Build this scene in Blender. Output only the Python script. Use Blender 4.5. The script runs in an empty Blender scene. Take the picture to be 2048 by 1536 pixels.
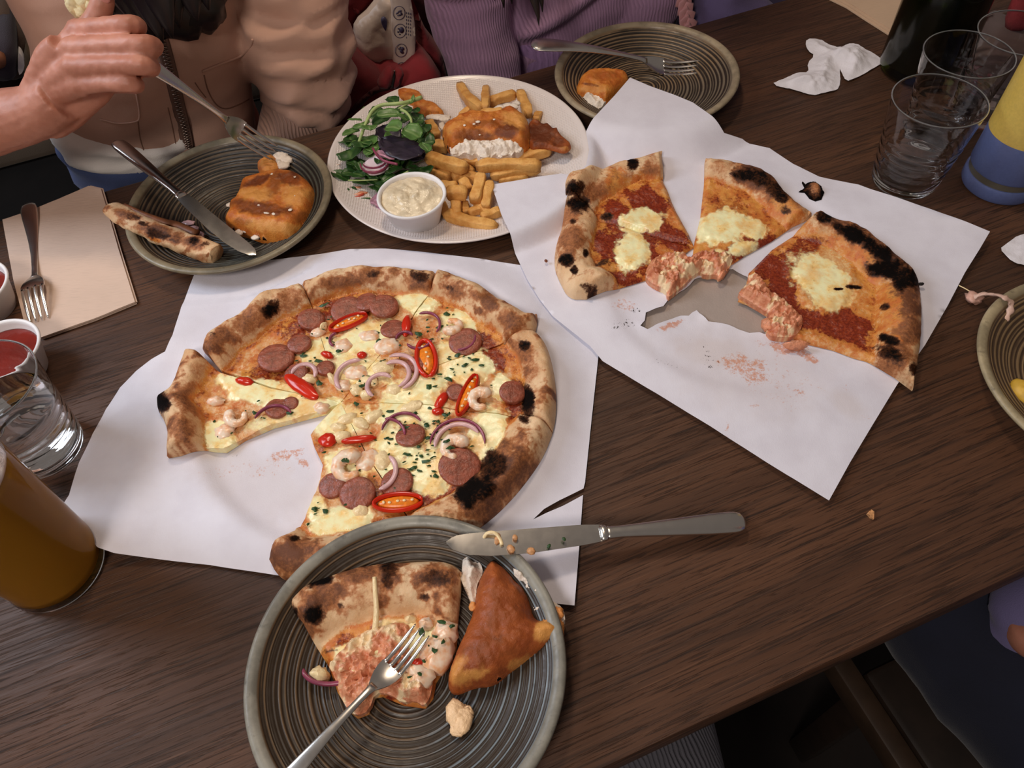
import bpy, math, random
import numpy as np
from mathutils import Vector, noise as mnoise
from mathutils.geometry import delaunay_2d_cdt

random.seed(7)
rng = np.random.default_rng(7)
SC = bpy.context.scene
COL = SC.collection
PI = math.pi

# ------------------------------------------------------------------ camera
IW, IH, FPX = 2048, 1536, 1526.3
CAMZ, PITCH, ROLL = 0.5605, 0.94644, -0.08648
cp, sp, cr, sr = math.cos(PITCH), math.sin(PITCH), math.cos(ROLL), math.sin(ROLL)
FWD = np.array([0, cp, -sp]); _up = np.array([0, sp, cp]); _rt = np.array([1.0, 0, 0])
RGT = cr * _rt + sr * _up; UPV = -sr * _rt + cr * _up
CAM = np.array([0, 0, CAMZ])
cam = bpy.data.cameras.new('camera'); camo = bpy.data.objects.new('camera', cam); COL.objects.link(camo)
cam.sensor_width = 36; cam.lens = FPX / IW * 36; cam.clip_start = 0.02
from mathutils import Matrix
camo.matrix_world = Matrix(((RGT[0], UPV[0], -FWD[0], 0), (RGT[1], UPV[1], -FWD[1], 0), (RGT[2], UPV[2], -FWD[2], CAMZ), (0, 0, 0, 1)))
SC.camera = camo

# ------------------------------------------------------------------ light and exposure
SC.view_settings.view_transform = 'Standard'; SC.view_settings.look = 'None'
SC.view_settings.gamma = 1; SC.view_settings.use_curve_mapping = False
SC.view_settings.exposure = 0.0
w = bpy.data.worlds.new('room_glow'); SC.world = w; w.use_nodes = True
w.node_tree.nodes['Background'].inputs[0].default_value = (1.0, 0.86, 0.78, 1)
w.node_tree.nodes['Background'].inputs[1].default_value = 0.145

def area_light(name, loc, target, size, power, color, shape='DISK', size_y=None):
    l = bpy.data.lights.new(name, 'AREA'); l.shape = shape; l.size = size
    if size_y: l.size_y = size_y
    l.energy = power; l.color = color
    o = bpy.data.objects.new(name, l); COL.objects.link(o); o.location = loc
    d = Vector(target) - Vector(loc); o.rotation_euler = d.to_track_quat('-Z', 'Y').to_euler()
    return o
area_light('window_light', (-1.5, 0.75, 1.25), (0.0, 0.45, 0), 0.7, 18.5, (0.80, 0.88, 1.0), 'RECTANGLE', 0.8)
area_light('pendant_light', (-0.15, 1.1, 1.5), (-0.05, 0.5, 0), 0.22, 7, (1.0, 0.80, 0.60))
area_light('front_fill_light', (-0.55, -0.7, 1.35), (-0.2, 0.8, 0.05), 0.4, 11.5, (1.0, 0.89, 0.80))  # unseen warm fill added on the camera side to brighten the people
SC.cycles.max_bounces = 10; SC.cycles.transmission_bounces = 10; SC.cycles.transparent_max_bounces = 12
SC.cycles.use_denoising = True; SC.cycles.sample_clamp_indirect = 4.0; SC.cycles.blur_glossy = 0.5

# ------------------------------------------------------------------ projection helpers (photo pixel + real height -> point)
def ray(u, v):
    u = np.asarray(u, float); v = np.asarray(v, float)
    return FWD + ((u - IW / 2) / FPX)[..., None] * RGT + ((IH / 2 - v) / FPX)[..., None] * UPV
def P(u, v, z):
    d = ray(u, v); t = (np.asarray(z, float) - CAMZ) / d[..., 2]
    return CAM + d * t[..., None]
def PD(u, v, depth):
    return CAM + ray(u, v) * np.asarray(depth, float)[..., None]
def PX(p):
    q = np.asarray(p, float) - CAM; wv = q @ FWD
    return IW / 2 + FPX * (q @ RGT) / wv, IH / 2 - FPX * (q @ UPV) / wv
def depth_of(p): return float((np.asarray(p) - CAM) @ FWD)
EA = math.radians(18.1)
TD = np.array([math.cos(EA), math.sin(EA), 0]); TN = np.array([-math.sin(EA), math.cos(EA), 0])
E0 = np.array([-0.194, 0.811, 0.0])                  # a point of the far table edge
def TT(t, n, z): return E0 + t * TD + n * TN + np.array([0, 0, z])
def PV(u, v, n):                                      # where the sight line meets the upright plane n metres beyond the far edge
    d = ray(u, v); k = (n - (CAM - E0) @ TN) / (d @ TN)
    return CAM + d * k[..., None] if np.ndim(k) else CAM + d * k
def crop(x0, y0, s): return lambda pts: [(x0 + p[0] / s, y0 + p[1] / s) + tuple(p[2:]) for p in pts]
Z5 = crop(300, 500, 2.2756); Z6 = crop(960, 270, 1.8824); Z7 = crop(400, 1000, 2.56)
Z4 = crop(210, 250, 4.452); Z3 = crop(660, 150, 3.9385); ZS = crop(660, 180, 5.4875)
ZR = crop(1348, 0, 2.9257); ZG = crop(1700, 0, 3.4138); Z8 = crop(1240, 500, 5.12)
def scale_blobs(lst, s): return [(a[0], a[1], a[2] / s, (a[3] if len(a) > 3 else a[2]) / s, a[4] if len(a) > 4 else 0, a[5] if len(a) > 5 else 1.0) for a in lst]
def B5(l): return scale_blobs(Z5(l), 2.2756)
def B6(l): return scale_blobs(Z6(l), 1.8824)
def B7(l): return scale_blobs(Z7(l), 2.56)
def B4(l): return scale_blobs(Z4(l), 4.452)
def B3(l): return scale_blobs(Z3(l), 3.9385)

# ------------------------------------------------------------------ numeric noise
def _h(ix, iy, s): 
    v = np.sin(ix * 127.1 + iy * 311.7 + s * 74.7) * 43758.5453
    return v - np.floor(v)
def vn(x, y, s=0):
    ix, iy = np.floor(x), np.floor(y); fx, fy = x - ix, y - iy
    fx = fx * fx * (3 - 2 * fx); fy = fy * fy * (3 - 2 * fy)
    a = _h(ix, iy, s) * (1 - fx) + _h(ix + 1, iy, s) * fx
    b = _h(ix, iy + 1, s) * (1 - fx) + _h(ix + 1, iy + 1, s) * fx
    return a * (1 - fy) + b * fy
def fbm(x, y, f, s=0, o=4):
    r = 0; a = 0.5; t = 0
    for k in range(o):
        r = r + a * vn(x * f + 13.7 * k, y * f - 7.1 * k, s + k); t += a; a *= 0.55; f *= 2.1
    return r / t
def sstep(a, b, x):
    t = np.clip((x - a) / (b - a + 1e-12), 0, 1); return t * t * (3 - 2 * t)
def blobs(u, v, lst, soft=0.35, rough=0.35, fr=0.05, seed=3):
    out = np.zeros_like(u)
    n = (fbm(u, v, fr, seed) - 0.5) * 2 * rough + (fbm(u, v, fr * 4, seed + 9) - 0.5) * rough
    for (cu, cv, ru, rv, an, am) in lst:
        c, s_ = math.cos(math.radians(an)), math.sin(math.radians(an))
        du, dv = u - cu, v - cv
        a = (du * c + dv * s_) / ru; b = (-du * s_ + dv * c) / rv
        r = np.sqrt(a * a + b * b) + n
        out = np.maximum(out, am * (1 - sstep(1 - soft, 1 + soft, r)))
    return out

# ------------------------------------------------------------------ objects
WLOC = {}
def link(name, me, mat, parent=None, origin=None):
    n = len(me.vertices); co = np.empty(n * 3, np.float32); me.vertices.foreach_get('co', co); co = co.reshape(-1, 3)
    if origin is None:
        origin = np.array([(co[:, 0].min() + co[:, 0].max()) / 2, (co[:, 1].min() + co[:, 1].max()) / 2, co[:, 2].min()])
    co = co - np.asarray(origin, np.float32)
    me.vertices.foreach_set('co', co.astype(np.float32).ravel()); me.update()
    o = bpy.data.objects.new(name, me); COL.objects.link(o); WLOC[o] = np.asarray(origin, float)
    if mat is not None and len(me.materials) == 0: me.materials.append(mat)
    if parent is not None:
        o.parent = parent; o.location = WLOC[o] - WLOC[parent]
    else: o.location = WLOC[o]
    return o
def mk(name, verts, faces, mat, parent=None, smooth=True, masks=None, sharp=None, origin=None):
    me = bpy.data.meshes.new(name)
    verts = np.asarray(verts, float)
    me.from_pydata([tuple(v) for v in verts.tolist()], [], [tuple(f) for f in faces])
    if masks is not None:
        at = me.color_attributes.new('mask', 'FLOAT_COLOR', 'POINT')
        at.data.foreach_set('color', np.asarray(masks, np.float32).ravel())
    me.validate()
    if smooth:
        me.polygons.foreach_set('use_smooth', [True] * len(me.polygons))
        if sharp: me.set_sharp_from_angle(angle=math.radians(sharp))
    return link(name, me, mat, parent, origin)
def empty(name, loc):
    o = bpy.data.objects.new(name, None); COL.objects.link(o); o.location = tuple(loc); WLOC[o] = np.asarray(loc, float)
    o.empty_display_size = 0.02
    return o
def tag(o, label, cat, group=None, kind=None):
    o['label'] = label; o['category'] = cat
    if group: o['group'] = group
    if kind: o['kind'] = kind
    return o
def struct(o): o['kind'] = 'structure'; return o

def inside(px, py, poly):
    x, y = poly[:, 0], poly[:, 1]; x2, y2 = np.roll(x, -1), np.roll(y, -1)
    r = np.zeros(px.shape, bool)
    for a, b, c, d in zip(x, y, x2, y2):
        if b == d: continue
        m = ((b > py) != (d > py)) & (px < (c - a) * (py - b) / (d - b) + a)
        r ^= m
    return r
def pdist(px, py, pts, closed=True):
    d = np.full(px.shape, 1e9); n = len(pts)
    for i in range(n if closed else n - 1):
        a, b = pts[i], pts[(i + 1) % n]; ab = b - a; L = ab @ ab
        if L < 1e-16: continue
        t = np.clip(((px - a[0]) * ab[0] + (py - a[1]) * ab[1]) / L, 0, 1)
        d = np.minimum(d, np.hypot(px - a[0] - t * ab[0], py - a[1] - t * ab[1]))
    return d
def smooth_line(pts, k=2, closed=False):
    p = np.asarray(pts, float)
    for _ in range(k):
        if closed:
            q = np.roll(p, -1, 0); a = .75 * p + .25 * q; b = .25 * p + .75 * q
            p = np.stack([a, b], 1).reshape(-1, p.shape[1])
        else:
            a = .75 * p[:-1] + .25 * p[1:]; b = .25 * p[:-1] + .75 * p[1:]
            p = np.concatenate([p[:1], np.stack([a, b], 1).reshape(-1, p.shape[1]), p[-1:]])
    return p
def resample(p, step, closed=True):
    p = np.asarray(p, float); out = []
    n = len(p)
    for i in range(n if closed else n - 1):
        a, b = p[i], p[(i + 1) % n]; k = max(1, int(round(np.linalg.norm(b - a) / step)))
        for j in range(k): out.append(a + (b - a) * j / k)
    if not closed: out.append(p[-1])
    return np.array(out)
def fill(poly, step, holes=()):
    """triangulate a polygon with an even grid of points inside; boundary points come first"""
    bd = [resample(poly, step)] + [resample(h, step) for h in holes]
    # drop near duplicates
    bd = [np.array([b[i] for i in range(len(b)) if np.linalg.norm(b[i] - b[i - 1]) > step * 0.15]) for b in bd]
    mn, mx = bd[0].min(0), bd[0].max(0)
    gx = np.arange(mn[0], mx[0], step); gy = np.arange(mn[1], mx[1], step * 0.866)
    X, Y = np.meshgrid(gx, gy); X = X + (np.arange(len(gy)) % 2)[:, None] * step / 2
    x, y = X.ravel(), Y.ravel()
    m = inside(x, y, bd[0])
    for h in bd[1:]: m &= ~inside(x, y, h)
    x, y = x[m], y[m]
    d = np.full(x.shape, 1e9)
    for b in bd: d = np.minimum(d, pdist(x, y, b))
    m = d > step * 0.55; x, y = x[m], y[m]
    pts = np.concatenate(bd + [np.stack([x, y], 1)]); edges = []; o = 0; loops = []
    for b in bd:
        n = len(b); edges += [(o + i, o + (i + 1) % n) for i in range(n)]; loops.append(list(range(o, o + n))); o += n
    vs, es, fs, ov, oe, of = delaunay_2d_cdt([Vector(p) for p in pts], edges, [], 0, 1e-7)
    V = np.array([(v.x, v.y) for v in vs]); back = {}
    for i, lst in enumerate(ov):
        for k in lst: back[k] = i
    T = np.array([f for f in fs if len(f) == 3]); c = V[T].mean(1)
    m = inside(c[:, 0], c[:, 1], bd[0])
    for h in bd[1:]: m &= ~inside(c[:, 0], c[:, 1], h)
    T = T[m]
    a = V[T[:, 1]] - V[T[:, 0]]; b = V[T[:, 2]] - V[T[:, 0]]; fl = (a[:, 0] * b[:, 1] - a[:, 1] * b[:, 0]) < 0
    T[fl] = T[fl][:, ::-1]
    loops = [[back.get(k, k) for k in l] for l in loops]
    return V, T, loops
def slab(name, outline, zb, top, step, mat, parent=None, maskf=None, split=None, bottom=None, holes=()):
    """solid with an outline (world xy), floor height zb and a top surface; split(x,y,d) -> bool faces for a second object"""
    V, T, loops = fill(np.asarray(outline, float), step, holes)
    x, y = V[:, 0], V[:, 1]; d = pdist(x, y, np.asarray(outline, float))
    z = top(x, y, d)
    zbv = np.full(len(x), zb, float) if bottom is None else bottom(x, y)
    top3 = np.stack([x, y, np.maximum(z, zbv + 0.0002)], 1)
    u, v = PX(top3)
    mk4 = np.zeros((len(x), 4)) if maskf is None else np.stack(maskf(x, y, top3[:, 2], u, v, d), 1)
    allv = [top3]; faces = T.tolist(); base = len(x); mm = [mk4]
    for lp in loops:
        n = len(lp); b3 = np.stack([x[lp], y[lp], zbv[lp]], 1); allv.append(b3); mm.append(mk4[lp])
        for i in range(n):
            j = (i + 1) % n; faces.append((lp[j], lp[i], base + i, base + j)) if lp[i] != lp[j] else None
        base += n
    V3 = np.concatenate(allv); M = np.concatenate(mm)
    # underside
    faces += [(int(a) + 0, int(b), int(c)) for a, b, c in ()]
    if split is None: return mk(name, V3, faces, mat, parent, masks=M, sharp=70)
    sel = split(x, y, d)
    fa, fb = [], []
    selv = np.concatenate([sel] + [sel[lp] for lp in loops])
    for f in faces: (fb if np.mean(selv[list(f)]) > 0.5 else fa).append(f)
    out = []
    for ff, nm, mt in ((fa, name[0], mat[0]), (fb, name[1], mat[1])):
        idx = sorted({i for f in ff for i in f}); mp = {k: i for i, k in enumerate(idx)}
        par = parent if not out else (out[0] if parent is None or name[2] == 'sub' else parent)
        out.append(mk(nm, V3[idx], [tuple(mp[i] for i in f) for f in ff], mt, par, masks=M[idx], sharp=70))
    return out

def rings(R, closed_u=True, cap=True, n=None):
    """faces for a list of equal-length vertex rings"""
    R = np.asarray(R, float); k, n = R.shape[:2]; V = R.reshape(-1, 3); F = []
    for i in range(k - 1):
        for j in range(n):
            j2 = (j + 1) % n
            F.append((i * n + j, i * n + j2, (i + 1) * n + j2, (i + 1) * n + j))
    if cap:
        F.append(tuple(range(n - 1, -1, -1))); F.append(tuple((k - 1) * n + j for j in range(n)))
    return V, F
def sweep_rings(path, wid, thk, up=(0, 0, 1), n=12, power=2.0):
    path = np.asarray(path, float); k = len(path)
    wid = np.broadcast_to(wid, (k,)); thk = np.broadcast_to(thk, (k,)); up = np.asarray(up, float)
    if up.ndim == 1: up = np.tile(up, (k, 1))
    T = np.gradient(path, axis=0); T /= np.linalg.norm(T, axis=1)[:, None] + 1e-12
    S = np.cross(T, up); S /= np.linalg.norm(S, axis=1)[:, None] + 1e-12
    U = np.cross(S, T)
    a = np.arange(n) * 2 * PI / n; c, s = np.cos(a), np.sin(a)
    c = np.sign(c) * np.abs(c) ** (2 / power); s = np.sign(s) * np.abs(s) ** (2 / power)
    return path[:, None] + S[:, None] * (c[None] * wid[:, None] / 2)[..., None] + U[:, None] * (s[None] * thk[:, None] / 2)[..., None]
def sweep(path, wid, thk, up=(0, 0, 1), n=12, power=2.0): return rings(sweep_rings(path, wid, thk, up, n, power))
def catmull(pts, n):
    p = np.asarray(pts, float); p = np.concatenate([2 * p[:1] - p[1:2], p, 2 * p[-1:] - p[-2:-1]]); out = []
    k = len(p) - 3
    for t in np.linspace(0, k, n):
        i = min(int(t), k - 1); f = t - i; a, b, c, d = p[i:i + 4]
        out.append(0.5 * (2 * b + (c - a) * f + (2 * a - 5 * b + 4 * c - d) * f * f + (3 * b - a - 3 * c + d) * f ** 3))
    return np.array(out)
def lathe(prof, n=64, center=(0, 0, 0), closed=False):
    prof = np.asarray(prof, float); a = np.arange(n) * 2 * PI / n; k = len(prof)
    V = np.stack([prof[:, None, 0] * np.cos(a), prof[:, None, 0] * np.sin(a), np.repeat(prof[:, 1:2], n, 1)], 2) + np.asarray(center)
    F = []
    for i in range(k if closed else k - 1):
        i2 = (i + 1) % k
        for j in range(n): F.append((i * n + j, i * n + (j + 1) % n, i2 * n + (j + 1) % n, i2 * n + j))
    V = V.reshape(-1, 3)
    if not closed:
        for i, rev in ((0, True), (k - 1, False)):
            r = tuple(i * n + j for j in range(n)); F.append(r[::-1] if rev else r)
    return V, F
def merge(lst):
    V, F, o = [], [], 0
    for v, f in lst:
        V.append(np.asarray(v)); F += [tuple(i + o for i in q) for q in f]; o += len(v)
    return np.concatenate(V), F
def ell(c, rx, ry, rz, n=16, m=10, rot=0.0, lump=0, seed=0):
    V = []
    for i in range(m + 1):
        th = PI * i / m
        for j in range(n):
            ph = 2 * PI * j / n
            p = np.array([math.sin(th) * math.cos(ph), math.sin(th) * math.sin(ph), math.cos(th)])
            if lump: p = p * (1 + lump * (mnoise.noise(Vector(p * 2.2 + seed * 7.3))))
            p = p * (rx, ry, rz); x, y = p[0] * math.cos(rot) - p[1] * math.sin(rot), p[0] * math.sin(rot) + p[1] * math.cos(rot)
            V.append((c[0] + x, c[1] + y, c[2] + p[2]))
    F = [(i * n + j, (i + 1) * n + j, (i + 1) * n + (j + 1) % n, i * n + (j + 1) % n) for i in range(m) for j in range(n)]
    return np.array(V), F

# ------------------------------------------------------------------ materials
def S(r, g, b, k=1.0):
    f = lambda c: (c / 255 / 12.92 if c / 255 <= 0.04045 else ((c / 255 + 0.055) / 1.055) ** 2.4)
    return (min(f(r) * k, .95), min(f(g) * k, .95), min(f(b) * k, .95), 1)
class NB:
    def __init__(s, name, rough=0.5, **kw):
        s.m = bpy.data.materials.new(name); s.m.use_nodes = True; s.t = s.m.node_tree; s.b = s.t.nodes['Principled BSDF']
        s.b.inputs['Roughness'].default_value = rough
        for k, v in kw.items(): s.b.inputs[k.replace('_', ' ')].default_value = v
    def n(s, t, **kw):
        q = s.t.nodes.new(t)
        for k, v in kw.items(): setattr(q, k, v)
        return q
    def l(s, a, b): s.t.links.new(a, b)
    def coord(s, scale=(1, 1, 1), rot=(0, 0, 0), src='Object'):
        tc = s.n('ShaderNodeTexCoord'); mp = s.n('ShaderNodeMapping'); mp.inputs['Scale'].default_value = scale; mp.inputs['Rotation'].default_value = rot
        s.l(tc.outputs[src], mp.inputs['Vector']); return mp.outputs['Vector']
    def noise(s, scale, detail=4, rough=0.55, vec=None, dist=0):
        q = s.n('ShaderNodeTexNoise'); q.inputs['Scale'].default_value = scale; q.inputs['Detail'].default_value = detail
        q.inputs['Roughness'].default_value = rough; q.inputs['Distortion'].default_value = dist
        s.l(vec if vec is not None else s.coord(), q.inputs['Vector']); return q.outputs['Fac']
    def rng(s, x, a, b, c=0.0, d=1.0, smooth=True):
        q = s.n('ShaderNodeMapRange'); q.interpolation_type = 'SMOOTHSTEP' if smooth else 'LINEAR'
        for i, v in ((1, a), (2, b), (3, c), (4, d)): q.inputs[i].default_value = v
        s.l(x, q.inputs[0]); return q.outputs[0]
    def math(s, op, a, b=None, clamp=False):
        q = s.n('ShaderNodeMath', operation=op, use_clamp=clamp)
        for i, v in enumerate((a, b)):
            if v is None: continue
            if isinstance(v, (int, float)): q.inputs[i].default_value = v
            else: s.l(v, q.inputs[i])
        return q.outputs[0]
    def mix(s, f, a, b, mode='MIX'):
        q = s.n('ShaderNodeMix', data_type='RGBA', blend_type=mode)
        for i, v in ((0, f), (6, a), (7, b)):
            if isinstance(v, (int, float)): q.inputs[i].default_value = v
            elif isinstance(v, tuple): q.inputs[i].default_value = v
            else: s.l(v, q.inputs[i])
        return q.outputs[2]
    def attr(s):
        q = s.n('ShaderNodeAttribute', attribute_name='mask'); sp = s.n('ShaderNodeSeparateColor'); s.l(q.outputs['Color'], sp.inputs[0])
        return sp.outputs[0], sp.outputs[1], sp.outputs[2], q.outputs['Alpha']
    def col(s, c): s.l(c, s.b.inputs['Base Color'])
    def rough(s, c): s.l(c, s.b.inputs['Roughness'])
    def bump(s, h, dist, strength=1.0):
        q = s.n('ShaderNodeBump'); q.inputs['Distance'].default_value = dist; q.inputs['Strength'].default_value = strength
        s.l(h, q.inputs['Height']); s.l(q.outputs[0], s.b.inputs['Normal'])
def plain(name, c, rough=0.5, var=0.12, nscale=60, bump=0.0, bscale=200, **kw):
    b = NB(name, rough, **kw); n = b.noise(nscale)
    dk = tuple(x * (1 - var) for x in c[:3]) + (1,); lt = tuple(min(x * (1 + var), 1) for x in c[:3]) + (1,)
    b.col(b.mix(b.rng(n, .3, .7), dk, lt))
    if bump: b.bump(b.noise(bscale), bump)
    return b.m

def m_wood():
    b = NB('dark_stained_oak', 0.5, Specular_IOR_Level=.32)
    v1 = b.coord((8, 260, 60)); v2 = b.coord((24, 620, 100)); v3 = b.coord((1.6, 12, 5)); v4 = b.coord((14, 1100, 100))
    n1 = b.noise(1, 5, .6, v1, .6); n2 = b.noise(1, 3, .6, v2, .4); n3 = b.noise(1, 3, .5, v3, .5); n4 = b.noise(1, 2, .5, v4)
    c = b.mix(b.rng(n3, .3, .72), S(64, 42, 30, 1.15), S(88, 58, 40, 1.15))
    c = b.mix(b.math('MULTIPLY', b.rng(n1, .46, .7), .62), c, S(34, 24, 20))
    pores = b.math('MULTIPLY', b.rng(n2, .52, .66), b.rng(n3, .25, .6, .35, 1))
    c = b.mix(b.math('MULTIPLY', pores, .6), c, S(26, 19, 16))
    c = b.mix(b.math('MULTIPLY', b.rng(n4, .58, .75), .35), c, S(124, 88, 66))
    b.col(c); b.rough(b.rng(n1, .3, .7, .46, .6))
    b.bump(b.math('ADD', b.math('MULTIPLY', n1, .6), b.math('MULTIPLY', pores, -.8)), .0006, .8)
    return b.m
def m_plate(name, c_ridge, c_groove, c_rim, c_patch, patch_at, patch_soft=0.5):
    b = NB(name, 0.42); r, g, bb, a = b.attr()
    n = b.noise(28, 5, .6); n2 = b.noise(160, 3)
    tc = b.n('ShaderNodeTexCoord'); sx = b.n('ShaderNodeSeparateXYZ'); b.l(tc.outputs['Object'], sx.inputs[0])
    side = b.math('ADD', b.math('MULTIPLY', sx.outputs[0], patch_at[0]), b.math('MULTIPLY', sx.outputs[1], patch_at[1]))
    side = b.math('ADD', side, b.math('MULTIPLY', b.math('SUBTRACT', n, .5), .09))
    pf = b.rng(side, .004, .050)
    rid = b.mix(pf, c_ridge, c_patch)
    c = b.mix(b.rng(b.math('ADD', r, b.math('MULTIPLY', b.math('SUBTRACT', n, .5), .8)), .42, .98), c_groove, rid)
    rimc = b.mix(b.rng(n, .38, .64), c_rim, tuple(x * .55 for x in c_rim[:3]) + (1,))
    c = b.mix(g, c, rimc); c = b.mix(b.math('MULTIPLY', b.rng(n2, .62, .75), .35), c, S(40, 28, 18))
    b.col(c); b.rough(b.rng(n2, .3, .7, .34, .5)); b.bump(n2, .0002, .5); return b.m
def m_paper(name, base=(205, 203, 213)):
    b = NB(name, 0.6); r, g, bb, a = b.attr(); n = b.noise(900, 2); n2 = b.noise(330, 5, .75); n3 = b.noise(30, 3)
    c = b.mix(b.rng(n3, .3, .7), S(*base, 1.25), S(base[0] - 7, base[1] - 8, base[2] - 8, 1.25))
    c = b.mix(b.math('MULTIPLY', g, .5), c, S(196, 180, 172, 1.1))
    f = b.rng(b.math('ADD', r, b.math('MULTIPLY', b.math('SUBTRACT', n2, .5), 1.6)), .42, .75)
    c = b.mix(b.math('MULTIPLY', f, .72), c, S(204, 122, 66))
    f2 = b.rng(b.math('ADD', bb, b.math('MULTIPLY', b.math('SUBTRACT', n2, .5), 2.2)), .72, .85)
    c = b.mix(f2, c, S(40, 26, 20))
    b.col(c); b.bump(b.math('ADD', n, b.math('MULTIPLY', n3, 4)), .00025, .5)
    b.b.inputs['Transmission Weight'].default_value = 0
    return b.m
def m_pizza(name, wet=True):
    """mask: R char, G toasted brown, B cheese, A tomato sauce"""
    b = NB(name, 0.55); r, g, bb, a = b.attr()
    n = b.noise(90, 5, .6); nf = b.noise(420, 4, .65); nl = b.noise(38, 3)
    k = lambda x, s_: b.math('ADD', x, b.math('ADD', b.math('MULTIPLY', b.math('SUBTRACT', n, .5), s_), b.math('MULTIPLY', b.math('SUBTRACT', nf, .5), s_)))
    dough = b.mix(b.rng(nl, .3, .7), S(228, 196, 156, 1.05), S(210, 164, 118, 1.05))
    dough = b.mix(b.math('MULTIPLY', b.rng(nf, .5, .72), .6), dough, S(236, 205, 165))
    c = b.mix(b.rng(k(g, .9), .08, .72), dough, S(178, 112, 64))
    c = b.mix(b.rng(k(g, .8), .5, 1.15), c, S(104, 58, 30))
    oil = b.mix(b.rng(n, .35, .65), S(218, 150, 72), S(200, 112, 48))
    c = b.mix(b.math('MULTIPLY', b.rng(k(a, .6), .12, .42), 1), c, oil)
    sauce = b.mix(b.rng(nf, .35, .65), S(150, 58, 26), S(112, 32, 14))
    c = b.mix(b.rng(k(a, .7), .5, .85), c, sauce)
    ch = b.mix(b.rng(n, .38, .72), S(255, 236, 186, 1.08), S(248, 204, 126, 1.05)); ch = b.mix(b.math('MULTIPLY', b.rng(nl, .52, .7), .55), ch, S(236, 178, 104))
    ch = b.mix(b.math('MULTIPLY', b.rng(nf, .62, .8), .5), ch, S(214, 130, 60))
    c = b.mix(b.rng(k(bb, .7), .22, .72), c, ch)
    c = b.mix(b.rng(k(r, .9), .12, .6), c, S(84, 48, 28))
    c = b.mix(b.rng(k(r, .9), .42, .95), c, S(15, 11, 10))
    b.col(c)
    wetf = b.math('MAXIMUM', b.rng(bb, .2, .6), b.rng(a, .2, .6))
    b.rough(b.math('MAXIMUM', b.rng(wetf, 0, 1, .7, .27, False), b.math('MULTIPLY', r, .9))); b.l(b.rng(r, .2, .8, .5, .05), b.b.inputs['Specular IOR Level'])
    b.bump(b.math('MULTIPLY', b.math('ADD', b.math('MULTIPLY', n, 1.0), b.math('MULTIPLY', nf, .5)), b.rng(bb, .2, .7, 1, .3)), .0016, .6)
    b.b.inputs['Subsurface Weight'].default_value = .08; b.b.inputs['Subsurface Scale'].default_value = .004
    return b.m
def m_batter(name, light=(205, 128, 52), mid=(168, 86, 28), dark=(112, 54, 22)):
    """mask: R dark patches, G white flesh, B pale"""
    b = NB(name, 0.42); r, g, bb, a = b.attr(); n = b.noise(75, 5, .6); nf = b.noise(500, 3, .6)
    nn = b.math('SUBTRACT', n, .5)
    c = b.mix(b.rng(n, .32, .68), S(*mid, 1.15), S(*light, 1.15))
    c = b.mix(b.rng(b.math('ADD', bb, b.math('MULTIPLY', nn, 1.1)), .15, 1.0), c, S(212, 148, 76, 1.05))
    c = b.mix(b.rng(b.math('ADD', r, b.math('MULTIPLY', nn, 1.2)), .15, .95), c, S(*dark))
    c = b.mix(b.rng(b.math('ADD', g, b.math('MULTIPLY', nn, .6)), .4, .65), c, S(232, 214, 196))
    c = b.mix(b.math('MULTIPLY', b.rng(nf, .66, .8), .4), c, S(232, 170, 96))
    b.col(c); b.bump(b.math('ADD', n, b.math('MULTIPLY', nf, .35)), .0022, .6); b.b.inputs['Specular IOR Level'].default_value = .35
    b.rough(b.rng(nf, .3, .7, .38, .58)); return b.m
def m_glass(name, tint=(1, 1, 1, 1), rough=0.0, ior=1.47, wav=.25):
    b = NB(name, rough); b.b.inputs['Base Color'].default_value = tint; b.b.inputs['Transmission Weight'].default_value = 1; b.b.inputs['IOR'].default_value = ior
    n = b.noise(40, 2); b.bump(n, .0015, wav)
    return b.m
def m_metal(name='brushed_steel', c=(.70, .67, .63, 1), rough=.24):
    b = NB(name, rough, Metallic=1.0); n = b.noise(120, 2); n2 = b.noise(50, 3)
    b.col(b.mix(b.rng(n2, .3, .7), c, tuple(x * .95 for x in c[:3]) + (1,))); b.rough(b.rng(n, .3, .7, rough * .94, rough * 1.06)); return b.m
def m_fabric(name, c, rib=None, var=.18, rough=.9, rib_axis=0, rib_depth=.0012, bump=.0006):
    b = NB(name, rough); n = b.noise(9, 4); nf = b.noise(900, 2)
    d = tuple(x * (1 - var) for x in c[:3]) + (1,); l = tuple(min(1, x * (1 + var)) for x in c[:3]) + (1,)
    cc = b.mix(b.rng(n, .3, .7), d, l)
    if rib:
        tc = b.n('ShaderNodeTexCoord'); sx = b.n('ShaderNodeSeparateXYZ'); b.l(tc.outputs['Object'], sx.inputs[0])
        along = b.math('ADD', b.math('MULTIPLY', sx.outputs[0], TD[0]), b.math('MULTIPLY', sx.outputs[1], TD[1]))
        along = b.math('ADD', along, b.math('MULTIPLY', b.math('SUBTRACT', n, .5), .03))
        wv = b.math('SINE', b.math('MULTIPLY', along, 2 * PI / rib)); h = b.rng(wv, -1, 1)
        cc = b.mix(b.math('MULTIPLY', b.rng(h, .0, .5, 1, 0), .3), cc, tuple(x * .5 for x in c[:3]) + (1,))
        b.bump(b.math('ADD', h, b.math('MULTIPLY', nf, .2)), rib_depth, .8)
    else: b.bump(nf, bump, .6)
    b.col(cc); b.b.inputs['Sheen Weight'].default_value = .15; return b.m

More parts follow.
